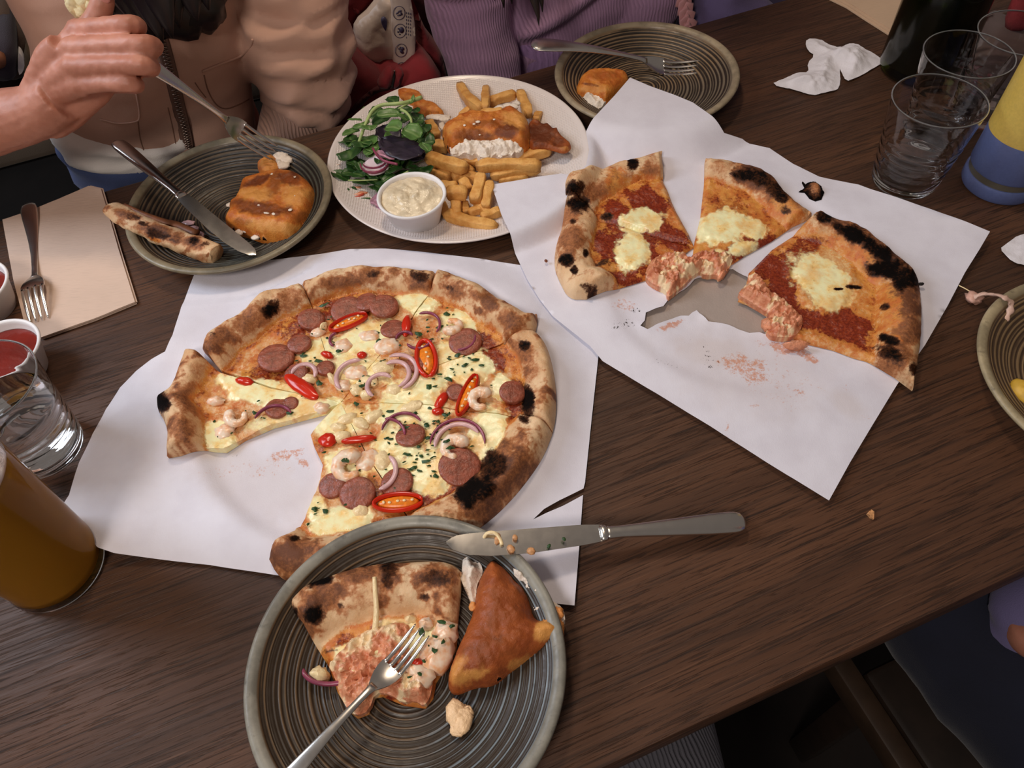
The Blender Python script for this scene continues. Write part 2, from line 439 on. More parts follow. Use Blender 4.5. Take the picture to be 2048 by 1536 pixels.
WOOD = m_wood()
PAPER = m_paper('greaseproof_paper')
PIZ = m_pizza('baked_pizza'); BATTER = m_batter('fried_batter'); BATTER_DK = m_batter('deep_brown_batter', (164, 86, 38), (134, 64, 27), (104, 50, 22))
STEEL = m_metal()
CUPW = plain('white_card', S(238, 236, 238), .45, .03, 20)
FLESH = plain('white_fish_flesh', S(236, 222, 206), .45, .08, 160, .001, 300)
NAPKIN = None
GLASS = m_glass('clear_glass', ior=1.33)

# ------------------------------------------------------------------ setting
def box_pts(t0, t1, n0, n1, z0, z1): return [TT(t, n, z) for z in (z0, z1) for (t, n) in ((t0, n0), (t1, n0), (t1, n1), (t0, n1))]
BOXF = [(3, 2, 1, 0), (4, 5, 6, 7), (0, 1, 5, 4), (1, 2, 6, 5), (2, 3, 7, 6), (3, 0, 4, 7)]
def bevel_box(name, b, mat, parent=None, bev=.004, seg=2, rot=True):
    """box in table directions; object axes follow the table so that grain runs along it"""
    t0, t1, n0, n1, z0, z1 = b; c = TT((t0 + t1) / 2, (n0 + n1) / 2, z0)
    hx, hy, hz = (t1 - t0) / 2, (n1 - n0) / 2, z1 - z0
    import bmesh
    bm = bmesh.new(); vs = [bm.verts.new((x, y, z)) for z in (0, hz) for (x, y) in ((-hx, -hy), (hx, -hy), (hx, hy), (-hx, hy))]
    for f in BOXF: bm.faces.new([vs[i] for i in f])
    bmesh.ops.bevel(bm, geom=bm.edges[:], offset=bev, segments=seg, affect='EDGES', profile=.5)
    me = bpy.data.meshes.new(name); bm.to_mesh(me); bm.free(); me.materials.append(mat)
    me.polygons.foreach_set('use_smooth', [True] * len(me.polygons)); me.set_sharp_from_angle(angle=math.radians(40))
    o = bpy.data.objects.new(name, me); COL.objects.link(o); WLOC[o] = c
    o.rotation_euler = (0, 0, EA)
    if parent is not None: o.parent = parent; o.location = c - WLOC[parent]
    else: o.location = c
    return o
FLOOR = struct(mk('floor', [(-4, -3, -.75), (4, -3, -.75), (4, 5, -.75), (-4, 5, -.75)], [(0, 1, 2, 3)], plain('dark_floor', S(34, 27, 24), .5, .3, 8)))

TABLE = tag(empty('dining_table', TT(.2, -.38, -.75)), 'long dark stained oak table with visible grain, under all the food', 'table')
bevel_box('tabletop', (-1.0, 1.5, -.762, 0, -.034, 0), WOOD, TABLE, .003)
bevel_box('apron', (-.8, 1.3, -.70, -.66, -.075, -.034), WOOD, TABLE)
bevel_box('apron', (-.8, 1.3, -.10, -.06, -.075, -.034), WOOD, TABLE)
for t in (-.85, 1.3):
    for nn in (-.70, -.12): bevel_box('leg', (t, t + .06, nn, nn + .06, -.75, -.034), WOOD, TABLE)

# ------------------------------------------------------------------ grooved stoneware plates
def plate_mesh(period, rnd):
    R = .1105; rs, zs, rid, rim = [], [], [], []
    for r in np.linspace(0.0005, R - .010, 380):
        q = np.clip((r - .058) / (R - .010 - .058), 0, 1)
        z = .0045 + .0175 * q ** 1.5
        wv = .5 + .5 * math.cos(2 * PI * r / period + 1.3 * math.sin(r * 310) + rnd * .8 * math.sin(r * 770)); wv = (1 - (1 - wv) ** 1.8) * (1 - rnd * .4 + rnd * .4 * math.sin(r * 1150 + 2 * math.sin(r * 210)))
        amp = .0008 * float(sstep(.006, .02, r)) * (1 if r < R - .013 else .2)
        rs.append(r); zs.append(z + amp * (wv - .5)); rid.append(wv); rim.append(0)
    for a, b, e in ((R - .0095, .0232, 0), (R - .0085, .0246, 1), (R - .006, .0262, 1), (R - .003, .0268, 1), (R - .001, .0262, 1), (R, .0246, 1), (R - .0008, .0226, 1),
                    (R - .006, .019, 1), (R - .02, .0105, .8), (.068, .0035, .5), (.063, .0005, .5), (.060, 0, .4), (.056, .0006, .4), (.052, .0022, .4), (.0005, .0022, .4)):
        rs.append(a); zs.append(b); rid.append(1); rim.append(e)
    n = 144; V, F = lathe(list(zip(rs, zs)), n)
    M = np.zeros((len(V), 4)); M[:, 0] = np.repeat(rid, n); M[:, 1] = np.repeat(rim, n)
    return V, F, M
PLM = {'fine': plate_mesh(.0027, 1.0), 'wide': plate_mesh(.0037, .45)}
def stone_plate(center, mat, label, tilt=(0, 0), kind='wide'):
    o = mk('stoneware_plate', *PLM[kind][:2], mat, masks=PLM[kind][2], origin=(0, 0, 0))
    o.location = center; o.rotation_euler = (tilt[0], tilt[1], 0); WLOC[o] = np.asarray(center, float)
    return tag(o, label, 'plate', 'grooved stoneware plates')
CA, CB, CC, CD = (-.0895, .157), (-.2857, .6622), (.1939, .8317), (.5049, .3423)
MP_A = m_plate('glaze_blue_brown', S(104, 82, 58), S(50, 38, 26), S(150, 146, 134, 1.0), S(116, 126, 132), (1.0, -.25))
MP_B = m_plate('glaze_dark_olive', S(92, 76, 58), S(26, 22, 18), S(140, 128, 104), S(74, 76, 68), (1, -.6))
MP_C = m_plate('glaze_brown', S(136, 112, 84), S(40, 31, 23), S(164, 148, 122), S(112, 100, 84), (.4, -1))
MP_D = m_plate('glaze_umber', S(150, 124, 88), S(66, 48, 32), S(178, 162, 128), S(130, 106, 74), (-1, .2))
PLA = stone_plate((*CA, .0035), MP_A, 'grooved blue-grey and brown plate in front holding pizza, fish and a fork', kind='fine')
PLB = stone_plate((*CB, .0003), MP_B, 'dark olive grooved plate on the left, under a knife and a leftover crust stick')
PLC = stone_plate((*CC, .0003), MP_C, 'brown grooved plate at the back, with a fork across its rim')
PLD = stone_plate((*CD, .0003), MP_D, 'brown grooved plate cut by the right picture edge, almost empty')

# ------------------------------------------------------------------ white dinner plate
WC = (-.038, .7204); WR = .1479
def white_plate():
    b = NB('white_embossed_porcelain', .18); r, g, bb, a = b.attr()
    v = b.coord((1, 1, 1)); w1 = b.n('ShaderNodeTexWave', wave_type='BANDS', bands_direction='X'); w2 = b.n('ShaderNodeTexWave', wave_type='BANDS', bands_direction='Y')
    for q in (w1, w2): q.inputs['Scale'].default_value = 120; q.inputs['Distortion'].default_value = .6; b.l(v, q.inputs['Vector'])
    h = b.math('MULTIPLY', b.math('MULTIPLY', w1.outputs['Fac'], w2.outputs['Fac']), b.math('SUBTRACT', 1.0, r))
    b.bump(h, .0009, .55); b.b.inputs['Base Color'].default_value = S(226, 216, 212, 1.05); b.b.inputs['Coat Weight'].default_value = .3
    prof = []; rim = []
    for q in np.linspace(0.0005, 1, 60):
        prof.append((q * (WR - .003), .0045 + .0135 * max(0, (q - .62) / .38) ** 1.6)); rim.append(1 if q > .975 else 0)
    for p in ((WR - .0012, .0188), (WR, .0182), (WR - .0005, .0168), (WR - .02, .0115), (.10, .0035), (.094, .0), (.088, 0), (.084, .002), (.0005, .002)): prof.append(p); rim.append(1)
    V, F = lathe(prof, 128); M = np.zeros((len(V), 4)); M[:, 0] = np.repeat(rim, 128)
    o = mk('dinner_plate', V, F, b.m, masks=M, origin=(0, 0, 0)); o.location = (*WC, .0003); WLOC[o] = np.array([*WC, .0003])
    return tag(o, 'large white plate with a fine woven relief, under fish, chips and salad', 'plate')
WPLATE = white_plate()

# ------------------------------------------------------------------ pizza trays and greaseproof papers
TRAY = plain('worn_aluminium', S(178, 164, 156), .38, .06, 30, .0002, 500, Metallic=.15)
TLC, TLR = (-.125, .405), .165
q = P(1492, 558, .006); TRC, TRR = (q[0], q[1]), .146
def tray(c, R, label):
    V, F = lathe([(.0005, .0018), (R - .012, .0018), (R - .004, .0028), (R - .001, .0038), (R + .001, .0040), (R + .0012, .0032), (R - .003, .0014), (R - .011, .0006), (.0005, .0006)], 96)
    o = mk('pizza_tray', V, F, TRAY, origin=(0, 0, 0), sharp=50); o.location = (*c, .0003); WLOC[o] = np.array([*c, .0003])
    return tag(o, label, 'tray', 'round metal pizza trays')
tray(TLC, TLR, 'round metal tray hidden below the paper of the sausage and prawn pizza')
tray(TRC, TRR, 'round grey metal tray showing through the torn paper under the tomato pizza')

def zpaperL(x, y):
    d = np.hypot(x - TLC[0], y - TLC[1]); z = .0022 + .0072 * (1 - sstep(TLR - .01, TLR + .035, d)) * 1.0
    z = z - .0052 * (1 - sstep(TLR - .022, TLR - .004, d))
    z = z + .0022 * (fbm(x + 3, y, 14, 5) - .35) * sstep(TLR - .03, TLR + .03, d)
    for (uu, vv, a, s) in ((170, 1050, .016, .05), (470, 545, .004, .04), (335, 700, .008, .03), (1150, 1190, .003, .04)):
        c = P(uu, vv, 0); z = z + a * np.exp(-((x - c[0]) ** 2 + (y - c[1]) ** 2) / (2 * s * s))
    da = np.hypot(x - CA[0], y - CA[1]); z = np.where(da < .10, np.minimum(z, .003 + 0.0 * z), z) if False else z
    db = np.hypot(x - CB[0], y - CB[1]); z = np.where(db < .13, np.minimum(z, .004), z)
    return np.maximum(np.where(da < .075, np.minimum(z, .0030), z), .0006)
def zpaperR(x, y):
    d = np.hypot(x - TRC[0], y - TRC[1])
    z = .0038 + .0034 * (1 - sstep(TRR - .01, TRR + .05, d)) - .0026 * (1 - sstep(TRR - .022, TRR - .004, d))
    z = z + .0030 * (fbm(x, y + 5, 13, 8) - .4) * sstep(TRR - .04, TRR + .03, d)
    dc = np.hypot(x - CC[0], y - CC[1]); z = np.maximum(z, .0295 * (1 - sstep(.114, .170, dc)))
    dw = np.hypot(x - WC[0], y - WC[1]); z = np.maximum(z, .0215 * (1 - sstep(.150, .172, dw)))
    for (uu, vv, a, s) in ((1830, 400, .006, .05), (1960, 470, .006, .05), (1650, 985, .003, .05), (1120, 610, .004, .05)):
        c = P(uu, vv, 0); z = z + a * np.exp(-((x - c[0]) ** 2 + (y - c[1]) ** 2) / (2 * s * s))
    if HOLE is not None:
        dh = pdist(x, y, HOLE); z = z + .004 * np.exp(-dh / .006) * fbm(x, y, 90, 4)
    return z
HOLE = None
def px_outline(pts, zf, it=4):
    pts = np.asarray(pts, float); z = np.full(len(pts), .006)
    for _ in range(it):
        p = P(pts[:, 0], pts[:, 1], z); z = zf(p[:, 0], p[:, 1])
    return p[:, :2]
def paper(name, out, zf, maskf, step, label, hole=None):
    V, T, loops = fill(out, step, [hole] if hole is not None else [])
    x, y = V[:, 0], V[:, 1]; z = zf(x, y); V3 = np.stack([x, y, z], 1); u, v = PX(V3)
    o = mk(name, V3, T.tolist(), PAPER, masks=np.stack(maskf(x, y, u, v), 1))
    return tag(o, label, 'paper')
outL = [(392, 540), (450, 530), (560, 518), (640, 508), (700, 498), (770, 497), (880, 508), (960, 517), (1040, 530), (1110, 545), (1205, 570), (1196, 720), (1182, 850), (1170, 965), (1167, 977),
        (1120, 1000), (1088, 1018), (1066, 1039), (1092, 1026), (1125, 1012), (1166, 990), (1158, 1100), (1149, 1211), (1060, 1202), (950, 1190), (850, 1182), (720, 1168), (576, 1154), (420, 1130), (300, 1116),
        (228, 1106), (196, 1095), (168, 1075), (140, 1048), (118, 1022), (138, 990), (158, 925), (185, 868), (212, 818), (240, 775), (272, 742), (303, 718), (330, 703), (345, 670), (362, 615), (380, 570)]
def maskL(x, y, u, v):
    sm = blobs(u, v, B5([(620, 930, 90, 30, -10, .62), (700, 975, 40, 22, 30, .7), (430, 1000, 260, 45, -3, .38), (780, 1240, 30, 60, 20, .5), (340, 1190, 40, 10, 0, .3)]), .5, .5, .05)
    gr = blobs(u, v, B5([(480, 1060, 330, 150, 25, .6)]), .5, .3)
    sp = blobs(u, v, B5([(430, 960, 260, 60, -5, .40), (500, 1420, 30, 20, 0, .5), (640, 1080, 30, 8, -30, .5)]), .5, .4)
    return sm, gr, sp, np.zeros_like(u)
paper('greaseproof_sheet', px_outline(outL, zpaperL), zpaperL, maskL, .0042, 'white paper sheet with a torn slit, under the sausage and prawn pizza')

hole_px = Z8([(690, 395), (760, 320), (860, 280), (1000, 240), (1150, 215), (1290, 290), (1380, 380), (1480, 560), (1500, 760), (1490, 885), (1420, 862), (1320, 862), (1210, 825), (1100, 785), (985, 760), (900, 748), (840, 690),
              (780, 640), (735, 660), (700, 690), (620, 690), (540, 722), (450, 755), (370, 785), (280, 835), (205, 800), (250, 745), (262, 660), (350, 625), (440, 600), (490, 525), (560, 480), (650, 430)])
outR = [(983, 369), (1027, 362), (1078, 353), (1123, 347), (1150, 352), (1172, 330), (1178, 300), (1172, 262), (1200, 222), (1230, 190), (1260, 155), (1300, 172), (1350, 190), (1386, 205), (1420, 229), (1450, 258), (1485, 277), (1539, 296), (1587, 328),
        (1638, 353), (1717, 369), (1741, 378), (1826, 406), (1980, 463), (1960, 497), (1930, 545), (1895, 612), (1850, 690), (1795, 768), (1745, 850), (1700, 925), (1658, 1001), (1550, 935), (1420, 852), (1310, 785), (1205, 722), (1180, 692), (1140, 660), (1105, 632), (1080, 600), (1055, 560), (1030, 500), (1003, 430)]
o2 = px_outline(outR, zpaperR)
hp = px_outline(hole_px, lambda x, y: np.full(np.shape(x), .004)); HOLE = hp
def maskR(x, y, u, v):
    sm = blobs(u, v, B6([(1000, 880, 110, 55, 25, .60), (1160, 800, 110, 30, 10, .66), (1240, 840, 50, 14, 30, .8), (1030, 1020, 25, 12, 0, .6), (930, 1110, 9, 35, 0, .7), (930, 690, 90, 14, 25, .9), (720, 715, 70, 16, -20, .8),
                         (1200, 970, 40, 12, 20, .6), (1380, 950, 12, 25, 0, .5), (540, 640, 60, 30, 0, .5), (1120, 930, 200, 110, 15, .36), (1450, 1060, 40, 12, 30, .4)]), .5, .5, .05)
    gr = blobs(u, v, B6([(900, 820, 160, 60, 10, .9), (1000, 880, 300, 160, 20, .45), (1380, 1010, 80, 40, 30, .6)]), .5, .3)
    sp = blobs(u, v, B6([(860, 830, 30, 60, 0, .62), (520, 715, 80, 25, -5, .62), (700, 860, 90, 22, 15, .5), (1170, 930, 40, 15, 0, .5), (590, 660, 30, 15, 0, .7), (900, 800, 300, 100, 15, .34)]), .5, .4)
    return sm, gr, sp, np.zeros_like(u)
paper('greaseproof_sheet', o2, zpaperR, maskR, .0042, 'white paper sheet torn open in the middle, under the tomato and mozzarella pizza', hole=hp)

# ------------------------------------------------------------------ pizza
def pizza_slice(outer, inner, tf, zb, masks, wc, hc, parent, names, seed=0, step=.0019, zref=.006, base_h=.0055, flat=False, toast=.95, pz=lambda x, y: 0 * x):
    """outer: crust edge, inner: the rest of the outline (photo pixels); masks: dict of pixel blobs"""
    o_ = np.asarray([p[:2] for p in smooth_line(tf(outer), 2)]); i_ = np.asarray([p[:2] for p in tf(inner)])
    zo = zb + zref + .004; wo = P(o_[:, 0], o_[:, 1], zo)[:, :2]; wi = P(i_[:, 0], i_[:, 1], zb + base_h * .6)[:, :2]
    out = np.concatenate([wo, wi])
    ar = np.sum(out[:, 0] * np.roll(out[:, 1], -1) - np.roll(out[:, 0], -1) * out[:, 1])
    if ar < 0: out = out[::-1]
    def wcr(x, y): return wc * (.85 + .35 * fbm(x, y, 28, seed + 40))
    def top(x, y, d):
        do = pdist(x, y, wo, False); wl = wcr(x, y)
        t = np.clip(do / wl, 0, 1)
        ridge = np.power(np.clip(4 * t * (1 - t), 0, 1), .55) * (1 - .18 * t)
        ridge = np.where(t >= 1, 0, ridge)
        hh = hc * (.72 + .65 * fbm(x, y, 30, seed)) + .0025 * (fbm(x, y, 110, seed + 4) - .5)
        u, v = PX(np.stack([x, y, np.full(len(x), zb + base_h)], 1))
        ch = blobs(u, v, masks['cheese'], .35, .3, .04, 21)
        sm_ = 1 - .75 * ch; bs = base_h + .0028 * ch * (1 if flat else sstep(0, .006, d)) + (.0034 * (fbm(x, y, 70, seed + 7) - .5)) * (1 - .3 * ch) + .002 * (fbm(x, y, 220, seed + 8) - .5) * sm_
        z = np.maximum(bs * (1 if flat else (.55 + .45 * sstep(0, .004, d))), np.where(t < 1, ridge * hh + .001, 0))
        de = np.where(do < .004, 1.0, sstep(0, .0045, d) * .45 + .55) if not flat else np.where(do < .03, sstep(0, .003, d) * .25 + .75, 1.0)
        ra = np.hypot(x - CA[0], y - CA[1]); lim = np.where(ra < .1115, .0035 + np.interp(ra, [.06, .068, .09, .1045, .1115], [0, .0035, .0105, .019, .0246]) - .0014, 1.0) if flat else 1.0
        lift = np.clip(pz(x, y) + .0005 - zb, 0, .02)
        return np.minimum(zb + lift + z * de, lim)
    def maskf(x, y, z, u, v, d):
        do = pdist(x, y, wo, False); wl = wcr(x, y); t = do / wl
        R = blobs(u, v, masks['char'], .45, .5, .05, 31)
        on = (t < 1.0)
        G = np.maximum(blobs(u, v, masks['brown'], .5, .6, .05, 33), toast * sstep(.50, .74, fbm(x, y, 75, seed + 12)) * (t < .9))
        G = np.maximum(G, .5 * sstep(.55, .75, fbm(x, y, 200, seed + 15)))
        G = G * (1 - .8 * sstep(.85, 1.1, t))
        A = np.maximum(blobs(u, v, masks['sauce'], .45, .45, .04, 35), masks.get('edge', .6) * np.exp(-((do - wl * 1.08) / .0055) ** 2))
        A = np.maximum(A, masks.get('all', .35) * sstep(1, 1.15, t)) * sstep(.72, 1.0, t)
        B = blobs(u, v, masks['cheese'], .35, .4, .045, 21) * sstep(.85, 1.1, t)
        if 'oil' in masks: A = np.maximum(A, .4 * blobs(u, v, masks['oil'], .4, .4, .05, 37))
        return R, G, B, A
    return slab(names, out, zb, top, step, (PIZ, PIZ), parent, maskf, split=lambda x, y, d: pdist(x, y, wo, False) < wcr(x, y), bottom=lambda x, y: zb + np.clip(pz(x, y) + .0005 - zb, 0, .02))

MK5 = dict(
    char=B5([(545, 268, 36, 46, 20), (48, 690, 36, 48, -10), (1228, 122, 42, 26, 10, .72), (1012, 110, 34, 20, 0, .62), (1705, 435, 26, 22, 0, .8), (1715, 690, 34, 74, -5, 1), (1475, 1095, 88, 74, -20, 1), (1565, 980, 72, 62, -40, .78),
             (655, 1312, 26, 14, 0, .95), (285, 380, 20, 12, 0, .5), (1700, 770, 30, 14, 30, .8), (1365, 170, 26, 14, 20, .55)]),
    brown=B5([(880, 150, 90, 40, -10, .9), (810, 150, 50, 30, 0, .7), (1380, 180, 80, 40, 30, .9), (1540, 235, 55, 36, 30, 1), (1480, 205, 40, 24, 30, .8), (180, 690, 80, 70, 30, .9), (150, 810, 60, 80, 0, .9), (320, 400, 100, 45, -30, .9),
              (440, 330, 80, 55, -30, .8), (610, 250, 100, 60, -30, .7), (1640, 325, 60, 50, 30, .9), (1680, 470, 60, 60, 0, .8), (1720, 560, 50, 60, 0, .6), (1620, 1000, 170, 140, -40, 1), (650, 1380, 130, 80, -10, 1.1), (1000, 120, 60, 40, 0, .8),
              (1230, 150, 70, 40, 10, .9), (540, 300, 60, 60, 0, .7), (250, 560, 60, 40, 30, .5), (1500, 1150, 120, 100, -20, 1), (120, 920, 40, 20, 0, .8)]),
    cheese=B5([(480, 640, 180, 62, 12), (640, 660, 80, 50, 20, .8), (1000, 400, 150, 75, -12), (1220, 235, 95, 58, 5), (1400, 345, 95, 65, 20), (1430, 520, 140, 90, 20), (1210, 640, 140, 70, -15), (1180, 735, 190, 75, -5), (1545, 850, 90, 130, 15), (1110, 880, 105, 70, 0),
               (1260, 1010, 110, 110, 0), (1080, 960, 80, 80, 0, .8), (870, 1240, 150, 65, -15), (900, 1010, 100, 100, 0), (780, 460, 110, 60, -20), (310, 850, 80, 80, 0), (700, 720, 150, 45, -10, .9), (860, 780, 150, 80, 0, .75), (950, 540, 150, 90, 10, .62), (1600, 620, 60, 60, 0, .8), (1300, 850, 60, 60, 0, .8), (1140, 1050, 80, 60, 0, .6), (760, 1180, 50, 70, 0, .7), (560, 780, 150, 40, -15, .6)]),
    sauce=B5([(540, 540, 130, 80, -10, .8), (700, 340, 140, 80, -25, .8), (900, 270, 170, 60, -12, .9), (1540, 470, 60, 130, -30, .9), (1660, 680, 60, 110, 0, .9), (1440, 1010, 120, 60, -20, .9), (1330, 1130, 150, 70, -15, .85), (1150, 1100, 160, 60, 0, .8), (1190, 860, 60, 50, 0, .7), (590, 720, 90, 40, -20, .6), (780, 890, 50, 50, 0, .6)]),
    oil=B5([(980, 530, 180, 110, 0), (900, 720, 200, 110, 0), (1040, 1000, 80, 120, 0), (1160, 1030, 150, 60, 0)]), edge=.62, all=.30)
C5 = (870, 700)
SL = [
    ([(160, 462), (130, 540), (95, 630), (40, 660), (18, 672), (24, 715), (60, 770), (78, 830), (85, 870), (75, 935)], [(150, 947), (260, 914), (345, 918), (430, 862), (560, 805), (700, 768), (800, 742), C5, (560, 645), (330, 572), (235, 505)]),
    ([(242, 456), (258, 395), (330, 360), (430, 300), (510, 215), (600, 190), (690, 155)], [(738, 265), (800, 470), C5, (562, 640), (332, 560)]),
    ([(692, 154), (800, 110), (920, 85), (1020, 80), (1150, 85), (1308, 100)], [(1283, 205), (1100, 430), C5, (802, 470), (740, 265)]),
    ([(1314, 100), (1400, 108), (1500, 160), (1600, 220), (1700, 290), (1735, 308), (1762, 278), (1764, 320), (1750, 370)], [(1632, 424), (1250, 560), C5, (1104, 430), (1288, 205)]),
    ([(1754, 376), (1800, 420), (1835, 530), (1850, 650), (1847, 750), (1832, 818)], [(1692, 770), (1280, 718), C5, (1254, 562), (1634, 428)]),
    ([(1830, 826), (1790, 930), (1700, 1060), (1600, 1170), (1510, 1245), (1400, 1315), (1250, 1375)], [(1180, 1225), (1000, 955), C5, (1278, 722), (1688, 774)]),
    ([(1245, 1378), (1100, 1430), (900, 1475), (760, 1495), (640, 1498), (570, 1470), (538, 1402)], [(590, 1350), (645, 1310), (690, 1265), (735, 1170), (778, 1050), (790, 985), (752, 905), (735, 850), C5, (996, 957), (1176, 1228)]),
]
ZB = .0047
PIZZA = tag(empty('sausage_pizza', (*TLC, ZB)), 'big blistered pizza with sausage, prawns and chilli, two slices missing, on left paper', 'pizza')
SLICES = []
for i, (a, b_) in enumerate(SL):
    base, crust = pizza_slice(a, b_, Z5, ZB, MK5, (.031, .030, .029, .031, .030, .037, .034)[i], (.021, .021, .021, .022, .022, .021, .016)[i], PIZZA, ('pizza_slice', 'crust', 'sub'), seed=i, flat=True, pz=zpaperL)
    SLICES.append((base, np.array([P(q[0], q[1], ZB)[:2] for q in Z5(a + b_)])))
def slice_at(x, y):
    for o, pl in SLICES:
        if inside(np.array([x]), np.array([y]), pl)[0]: return o
    return min(SLICES, key=lambda s: np.hypot(*(s[1].mean(0) - (x, y))))[0]
SAUS = plain('smoked_sausage', S(146, 78, 58), .3, .3, 160, .0008, 400)
CHIL = plain('red_chilli', S(206, 42, 18), .22, .12, 40)
CHIN = plain('orange_chilli_flesh', S(240, 132, 30), .3, .2, 300)
ONION = plain('purple_onion_skin', S(138, 62, 86), .25, .2, 80)
ONIW = plain('pale_onion', S(214, 172, 172), .25, .1, 80)
PRAWN = NB('prawn_flesh', .28); _n = PRAWN.noise(110, 3)
PRAWN.col(PRAWN.mix(PRAWN.rng(_n, .35, .7), S(248, 228, 206), S(238, 170, 112))); PRAWN.b.inputs['Subsurface Weight'].default_value = .15; PRAWN.b.inputs['Subsurface Scale'].default_value = .004; PRAWN = PRAWN.m
PARS = plain('chopped_parsley', S(38, 72, 30), .5, .35, 400)
CREAM = plain('creamy_cheese', S(250, 222, 172), .25, .1, 120, .001, 200)

ZT = ZB + .0056
def pxr(u, v, r, z): return r / FPX * depth_of(P(u, v, z))
def ring_tube(c, rx, ry, rot, a0, a1, wid, thk, z0, tilt=0, n=22):
    a = np.radians(np.linspace(a0, a1, n)); cr_, sr_ = math.cos(rot), math.sin(rot)
    x = rx * np.cos(a); y = ry * np.sin(a)
    path = np.stack([c[0] + x * cr_ - y * sr_, c[1] + x * sr_ + y * cr_, np.full(n, z0) + tilt * np.sin(a)], 1)
    tp = np.minimum(1, np.minimum(np.arange(n), np.arange(n)[::-1]) / 2.5 + .35)
    return sweep(path, wid * tp, thk * tp, n=8)
def topping(name, vf, mat, c, masks=None):
    o = mk(name, vf[0], vf[1], mat, slice_at(c[0], c[1]), sharp=60); return o
random.seed(3)
for (zx, zy, r, dz) in [(575, 493, 84, .004), (680, 430, 58, .004), (735, 318, 62, .003), (905, 280, 82, .0035), (985, 240, 55, .005), (1065, 258, 68, .0045), (1435, 420, 78, .003), (1650, 650, 62, .004), (585, 722, 62, .001), (640, 705, 40, .0005), (945, 1110, 86, .003), (1125, 1060, 78, .001),
                        (1185, 845, 72, .002), (1410, 990, 100, .0015), (1105, 362, 58, .002), (800, 540, 44, .002), (1390, 650, 44, .002), (665, 570, 58, .0015), (1210, 520, 48, .002), (830, 1075, 66, .001)]:
    (u, v), = [q[:2] for q in Z5([(zx, zy)])]; c = P(u, v, ZT + dz); rr = pxr(u, v, r / 2.2756, ZT) * .97
    prof = [(.0002, .0034), (rr * .6, .0033), (rr * .86, .0029), (rr * .97, .0022), (rr, .0014), (rr, -.001), (rr * .95, -.0018), (.0002, -.0018)]
    V, F = lathe(prof, 28); th = random.uniform(-.16, .16); ph = random.uniform(-.16, .16)
    V = V * (1, random.uniform(.9, 1.0), 1)
    for k in range(len(V)): V[k, 2] += .0004 * mnoise.noise(Vector(V[k] * 300)) 
    V[:, 2] += V[:, 0] * th + V[:, 1] * ph
    topping('sausage_slice', (V + c, F), SAUS, c)
for (zx, zy, ax, ay, an, seeds) in [(905, 330, 96, 30, -22, 1), (1258, 495, 88, 44, 82, 1), (690, 622, 92, 30, 36, 0), (1445, 660, 108, 28, -66, 1), (1167, 345, 48, 20, -85, 0), (1130, 1150, 118, 42, -4, 1), (950, 862, 80, 16, -8, 0), (808, 865, 36, 32, 10, 0), (806, 478, 30, 14, 20, 0), (1325, 685, 44, 20, -60, 0), (430, 597, 42, 18, 10, 0), (1310, 735, 28, 16, 0, 0), (965, 478, 22, 16, 0, 0)]:
    (u, v), = [q[:2] for q in Z5([(zx, zy)])]; c = P(u, v, ZT + .0035); k = pxr(u, v, 1 / 2.2756, ZT)
    # direction on the table of the photo angle
    d2 = P(u + 10 * math.cos(math.radians(an)), v + 10 * math.sin(math.radians(an)), ZT + .0035) - c; rot = math.atan2(d2[1], d2[0]); st = np.linalg.norm(d2) / (10 / 2.2756 * 1.0) / 2.2756
    rx = ax * k * max(1, np.linalg.norm(d2) / pxr(u, v, 10, ZT)) ; ry = ay * k * 1.15
    if seeds:
        vf = ring_tube(c, rx * .93, ry * .85, rot, 0, 360, max(.0022, ry * .42), .0055, c[2] + .001, n=30)
        o = topping('chilli_slice', vf, CHIL, c)
        V, F = ell(c, rx * .82, ry * .66, .0028, 18, 6, rot, .1, zx); oo = mk('chilli_flesh', V, F, CHIN, None); 
        oo.parent = o.parent; oo.location = WLOC[oo] - WLOC[o.parent]
        for q in range(5):
            s_ = (q - 2) / 2.6; cc = c + np.array([math.cos(rot) * rx * s_ * .7 + random.uniform(-1, 1) * ry * .2, math.sin(rot) * rx * s_ * .7 + random.uniform(-1, 1) * ry * .2, .003])
            topping('seed', ell(cc, .0016, .0012, .0007, 8, 5, random.uniform(0, 3)), CREAM, c)
    else:
        topping('chilli_piece', ell(c, rx, ry, .0032, 18, 8, rot, .22, zx), CHIL, c)
PRN = [(1385, 900, 78, 0), (905, 985, 92, 40), (395, 760, 62, 120), (1375, 345, 60, 200), (1505, 680, 70, 20)]
for (zx, zy, r, a0) in PRN:
    (u, v), = [q[:2] for q in Z5([(zx, zy)])]; c = P(u, v, ZT + .006); rr = pxr(u, v, r / 2.2756, ZT)
    n = 24; a = np.radians(np.linspace(a0, a0 + 285, n)); R_ = rr * .55
    path = np.stack([c[0] + R_ * np.cos(a), c[1] + R_ * np.sin(a), np.full(n, c[2]) + .001 * np.sin(np.linspace(0, 6, n))], 1)
    wv = np.linspace(1, .45, n) * (1 + .07 * np.cos(np.arange(n) * 2.1)); wv[0] *= .45; wv[1] *= .8; wv[-1] *= .4
    topping('prawn', sweep(path, rr * .92 * wv, rr * .72 * wv, n=12), PRAWN, c)
